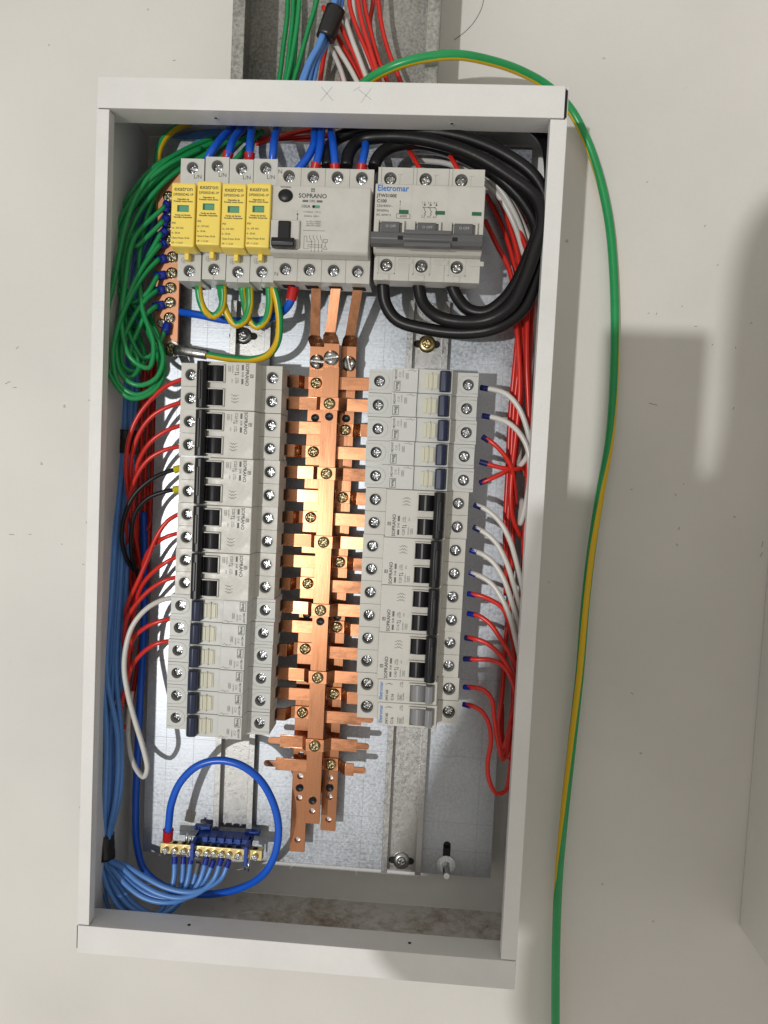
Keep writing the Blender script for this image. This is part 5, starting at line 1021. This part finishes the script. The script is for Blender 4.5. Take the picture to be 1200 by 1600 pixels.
# wires in the duct
DW = [(M_green, 'green', RG, [(449, -40), (449, 20), (443, 70), (434, 135), (420, 175)]), (M_green, 'green', RG, [(456, -40), (458, 15), (453, 70), (442, 140), (425, 180)]), (M_green, 'green', RG, [(470, -40), (466, 20), (461, 60), (450, 118), (435, 170)]), (M_green, 'green', RG, [(464, -40), (463, 40), (461, 80), (452, 140), (440, 180)]), (M_green, 'green', RG, [(500, -40), (494, 5), (482, 45), (468, 95), (455, 140), (445, 180)]),
      (M_red, 'red', 1.9, [(543, -40), (547, 10), (556, 40), (572, 78), (587, 118), (600, 170)]), (M_red, 'red', 1.9, [(557, -40), (560, 5), (567, 40), (578, 76), (590, 115), (604, 170)]), (M_red, 'red', 1.9, [(566, -40), (570, 10), (577, 40), (590, 90), (606, 130), (618, 180)]), (M_red, 'red', 1.9, [(585, -40), (582, 10), (578, 35), (582, 60), (592, 100)]), (M_red, 'red', 1.9, [(589, -40), (592, 10), (599, 52), (611, 92), (626, 128), (640, 180)]),
      (M_red, 'red', 1.9, [(505, 10), (518, 40), (536, 72), (560, 116), (580, 170)]), (M_red, 'red', 1.9, [(525, 20), (540, 58), (556, 90), (572, 128), (590, 180)]), (M_red, 'red', 1.9, [(512, 60), (505, 95), (500, 130), (495, 175)]), (M_red, 'red', 1.9, [(520, 70), (528, 95), (536, 130), (540, 175)]),
      (M_white, 'white', 2.1, [(530, -10), (540, 30), (551, 64), (563, 95), (578, 135), (600, 185)]), (M_white, 'white', 2.1, [(515, 50), (528, 76), (544, 102), (560, 132), (580, 180)]), (M_white, 'white', 2.1, [(512, 60), (522, 84), (532, 108), (542, 140), (560, 185)]), (M_white, 'white', 2.1, [(548, -40), (553, 10), (560, 45), (570, 80), (580, 110)])]
cnt = {}
dpth = [84, 80, 74, 88, 78, 66, 62, 68, 84, 72, 82, 74, 90, 92, 72, 76, 82, 84]
for k, (m, cn, r, P) in enumerate(DW):
    i_ = cnt.get(cn, 0); cnt[cn] = i_ + 1
    nm = {'green': ['leftmost', 'second', 'front one of the close group', 'rear one of the close group', 'rightmost, standing apart'], 'red': ['inner left one', 'second to the right', 'crossing over to the right', 'short one at the back', 'rightmost against the steel', 'left one from under the tape', 'lit one left of the white', 'deep one below the tape', 'hidden low one by the black shade'], 'white': ['long one among the reds', 'right one of the low pair', 'left one of the low pair', 'thin one at the back']}[cn][i_]
    wire('wire', f'{cn} wire in the steel duct above the box, {nm}', 'wire', [(x, y, dpth[k]) for x, y in P], r, m, f'{cn} wires in the duct')
for k in range(6):
    dx = [0, 5, 10, 3, 8, 14][k]; yy = 62 + (k % 3) * 4
    wire('wire', f'light blue wire in the taped bundle in the duct, {ordn(k)} from the left', 'wire', [(524 + dx, -40, yy), (520 + dx * .9, 10, yy), (508 + dx * .8, 40, yy), (498 + dx * .9, 68, yy), (483 + dx, 95, yy), (470 + dx * 1.4, 128, yy), (455 + dx * 1.5, 175, yy + 6)], 1.95, M_lblue, 'light blue wires in the duct')
tape((525, 14, 66), (508, 60, 66), 7.8, 7.4, 'black tape round the light blue wires in the duct')
wire('hair', 'thin curved dark hair stuck on the wall right of the duct', 'hair', [(757, -5, YW - 0.3), (752, 14, YW - 0.4), (741, 34, YW - 0.4), (726, 50, YW - 0.4), (710, 62, YW - 0.3)], 0.18, M_hair, n=5)
sm = []
for (x, y, l_, a_) in ((1012, 490, 3, 0.4), (1025, 492, 3, 1.3), (1085, 510, 4, 0.1), (1112, 540, 3, 0.9), (1150, 545, 3, 2.0), (1172, 505, 3, 0.3), (985, 765, 3, 0.2), (1057, 775, 4, 2.2), (1145, 640, 4, 1.2), (1190, 855, 9, 1.4), (1188, 870, 7, 1.2), (990, 1085, 5, 2.6), (270, 95, 4, 0.3), (25, 545, 5, 0.7), (45, 835, 4, 0.1), (1120, 415, 3, 0.5), (1010, 285, 3, 0.6), (1065, 480, 3, 1.1), (8, 600, 9, 0.5), (20, 606, 6, 0.2), (14, 835, 8, 0.0), (1014, 630, 12, -0.2), (1100, 355, 4, 1.0)):
    q = at(x, y, YW - 0.1); sm.append((q.x, q.z, q.x + l_ * math.cos(a_) * .6, q.z + l_ * math.sin(a_) * .6))
qo = at(14, 600, YW); tag(link('scuff_mark', lines(sm, 0.4, YW - 0.15).mesh('scuff_mark', M_printg, (0, 0, 0))), 'small dark scuff marks scratched in the wall paint beside the box', 'scuff marks')

# ------------------------------------------------------------------ the photographer holding the phone (behind the lens; casts the shadow on the right)
def toward(px, py, dist):
    q = at(px, py, YW); return q + (LPOS - q) * (dist / (LPOS - q).length)
def back(px, py, ycam):
    q = at(px, py, YW); f = (YW - ycam) / (YW - LPOS.y); return q + (LPOS - q) * f
yc = CAM.y - 8
c0, c1 = back(945, 515, yc), back(1106, 515, yc); z1 = back(1020, 840, yc).z
g = G(); g.box(c0.x, c1.x, yc - 8, yc - 0.5, z1, c0.z, bev=3)
po = ((c0.x + c1.x) / 2, yc - 4, z1); tag(link('smartphone', g.mesh('smartphone', M_phone, po), None, po), 'dark smartphone taking the picture, held behind the lens', 'phone')
def skin(nodes, edges, label):
    me = bpy.data.meshes.new('person'); me.from_pydata([tuple(n[0] * MM) for n in nodes], edges, []); o = bpy.data.objects.new('person', me); COL.objects.link(o)
    md = o.modifiers.new('skin', 'SKIN'); me.skin_vertices  # layer is created with the modifier
    if not me.skin_vertices:
        bm = bmesh.new(); bm.from_mesh(me); bm.verts.layers.skin.verify(); bm.to_mesh(me); bm.free()
    for v, n in zip(me.skin_vertices[0].data, nodes): v.radius = (n[1] * MM, n[1] * MM)
    me.skin_vertices[0].data[0].use_root = True
    s = o.modifiers.new('sub', 'SUBSURF'); s.levels = 2; s.render_levels = 2; me.materials.append(M_skin); tag(o, label, 'person'); return o
def nd(px, py, dy, rpx):
    y = CAM.y - dy; q = back(px, py, y); f = (y - LPOS.y) / (YW - LPOS.y); return (q, rpx * 1.2 / 1.85 * f)
N = [nd(1240, 1330, 420, 300), nd(1250, 1040, 420, 190), nd(1300, 800, 420, 160), nd(1300, 620, 400, 140), nd(1290, 440, 400, 125), nd(1330, 270, 400, 120),
     nd(1080, 1180, 360, 215), nd(920, 1290, 260, 165), nd(738, 1372, 180, 112), nd(805, 1180, 120, 100), nd(905, 960, 60, 82), nd(970, 800, 28, 54), nd(1000, 750, 24, 46), nd(932, 735, 24, 26),
     nd(1140, 850, 120, 110), nd(1090, 780, 40, 62), nd(1240, 1750, 440, 320), nd(1300, 2200, 440, 300), nd(1030, 960, 240, 165)]
E_ = [(0, 1), (1, 2), (2, 3), (3, 4), (4, 5), (0, 6), (6, 7), (7, 8), (8, 9), (9, 10), (10, 11), (11, 12), (12, 13), (1, 14), (14, 15), (0, 16), (16, 17), (6, 18), (18, 14)]
skin(N, E_, 'person standing behind the phone, arms raised to hold it up')
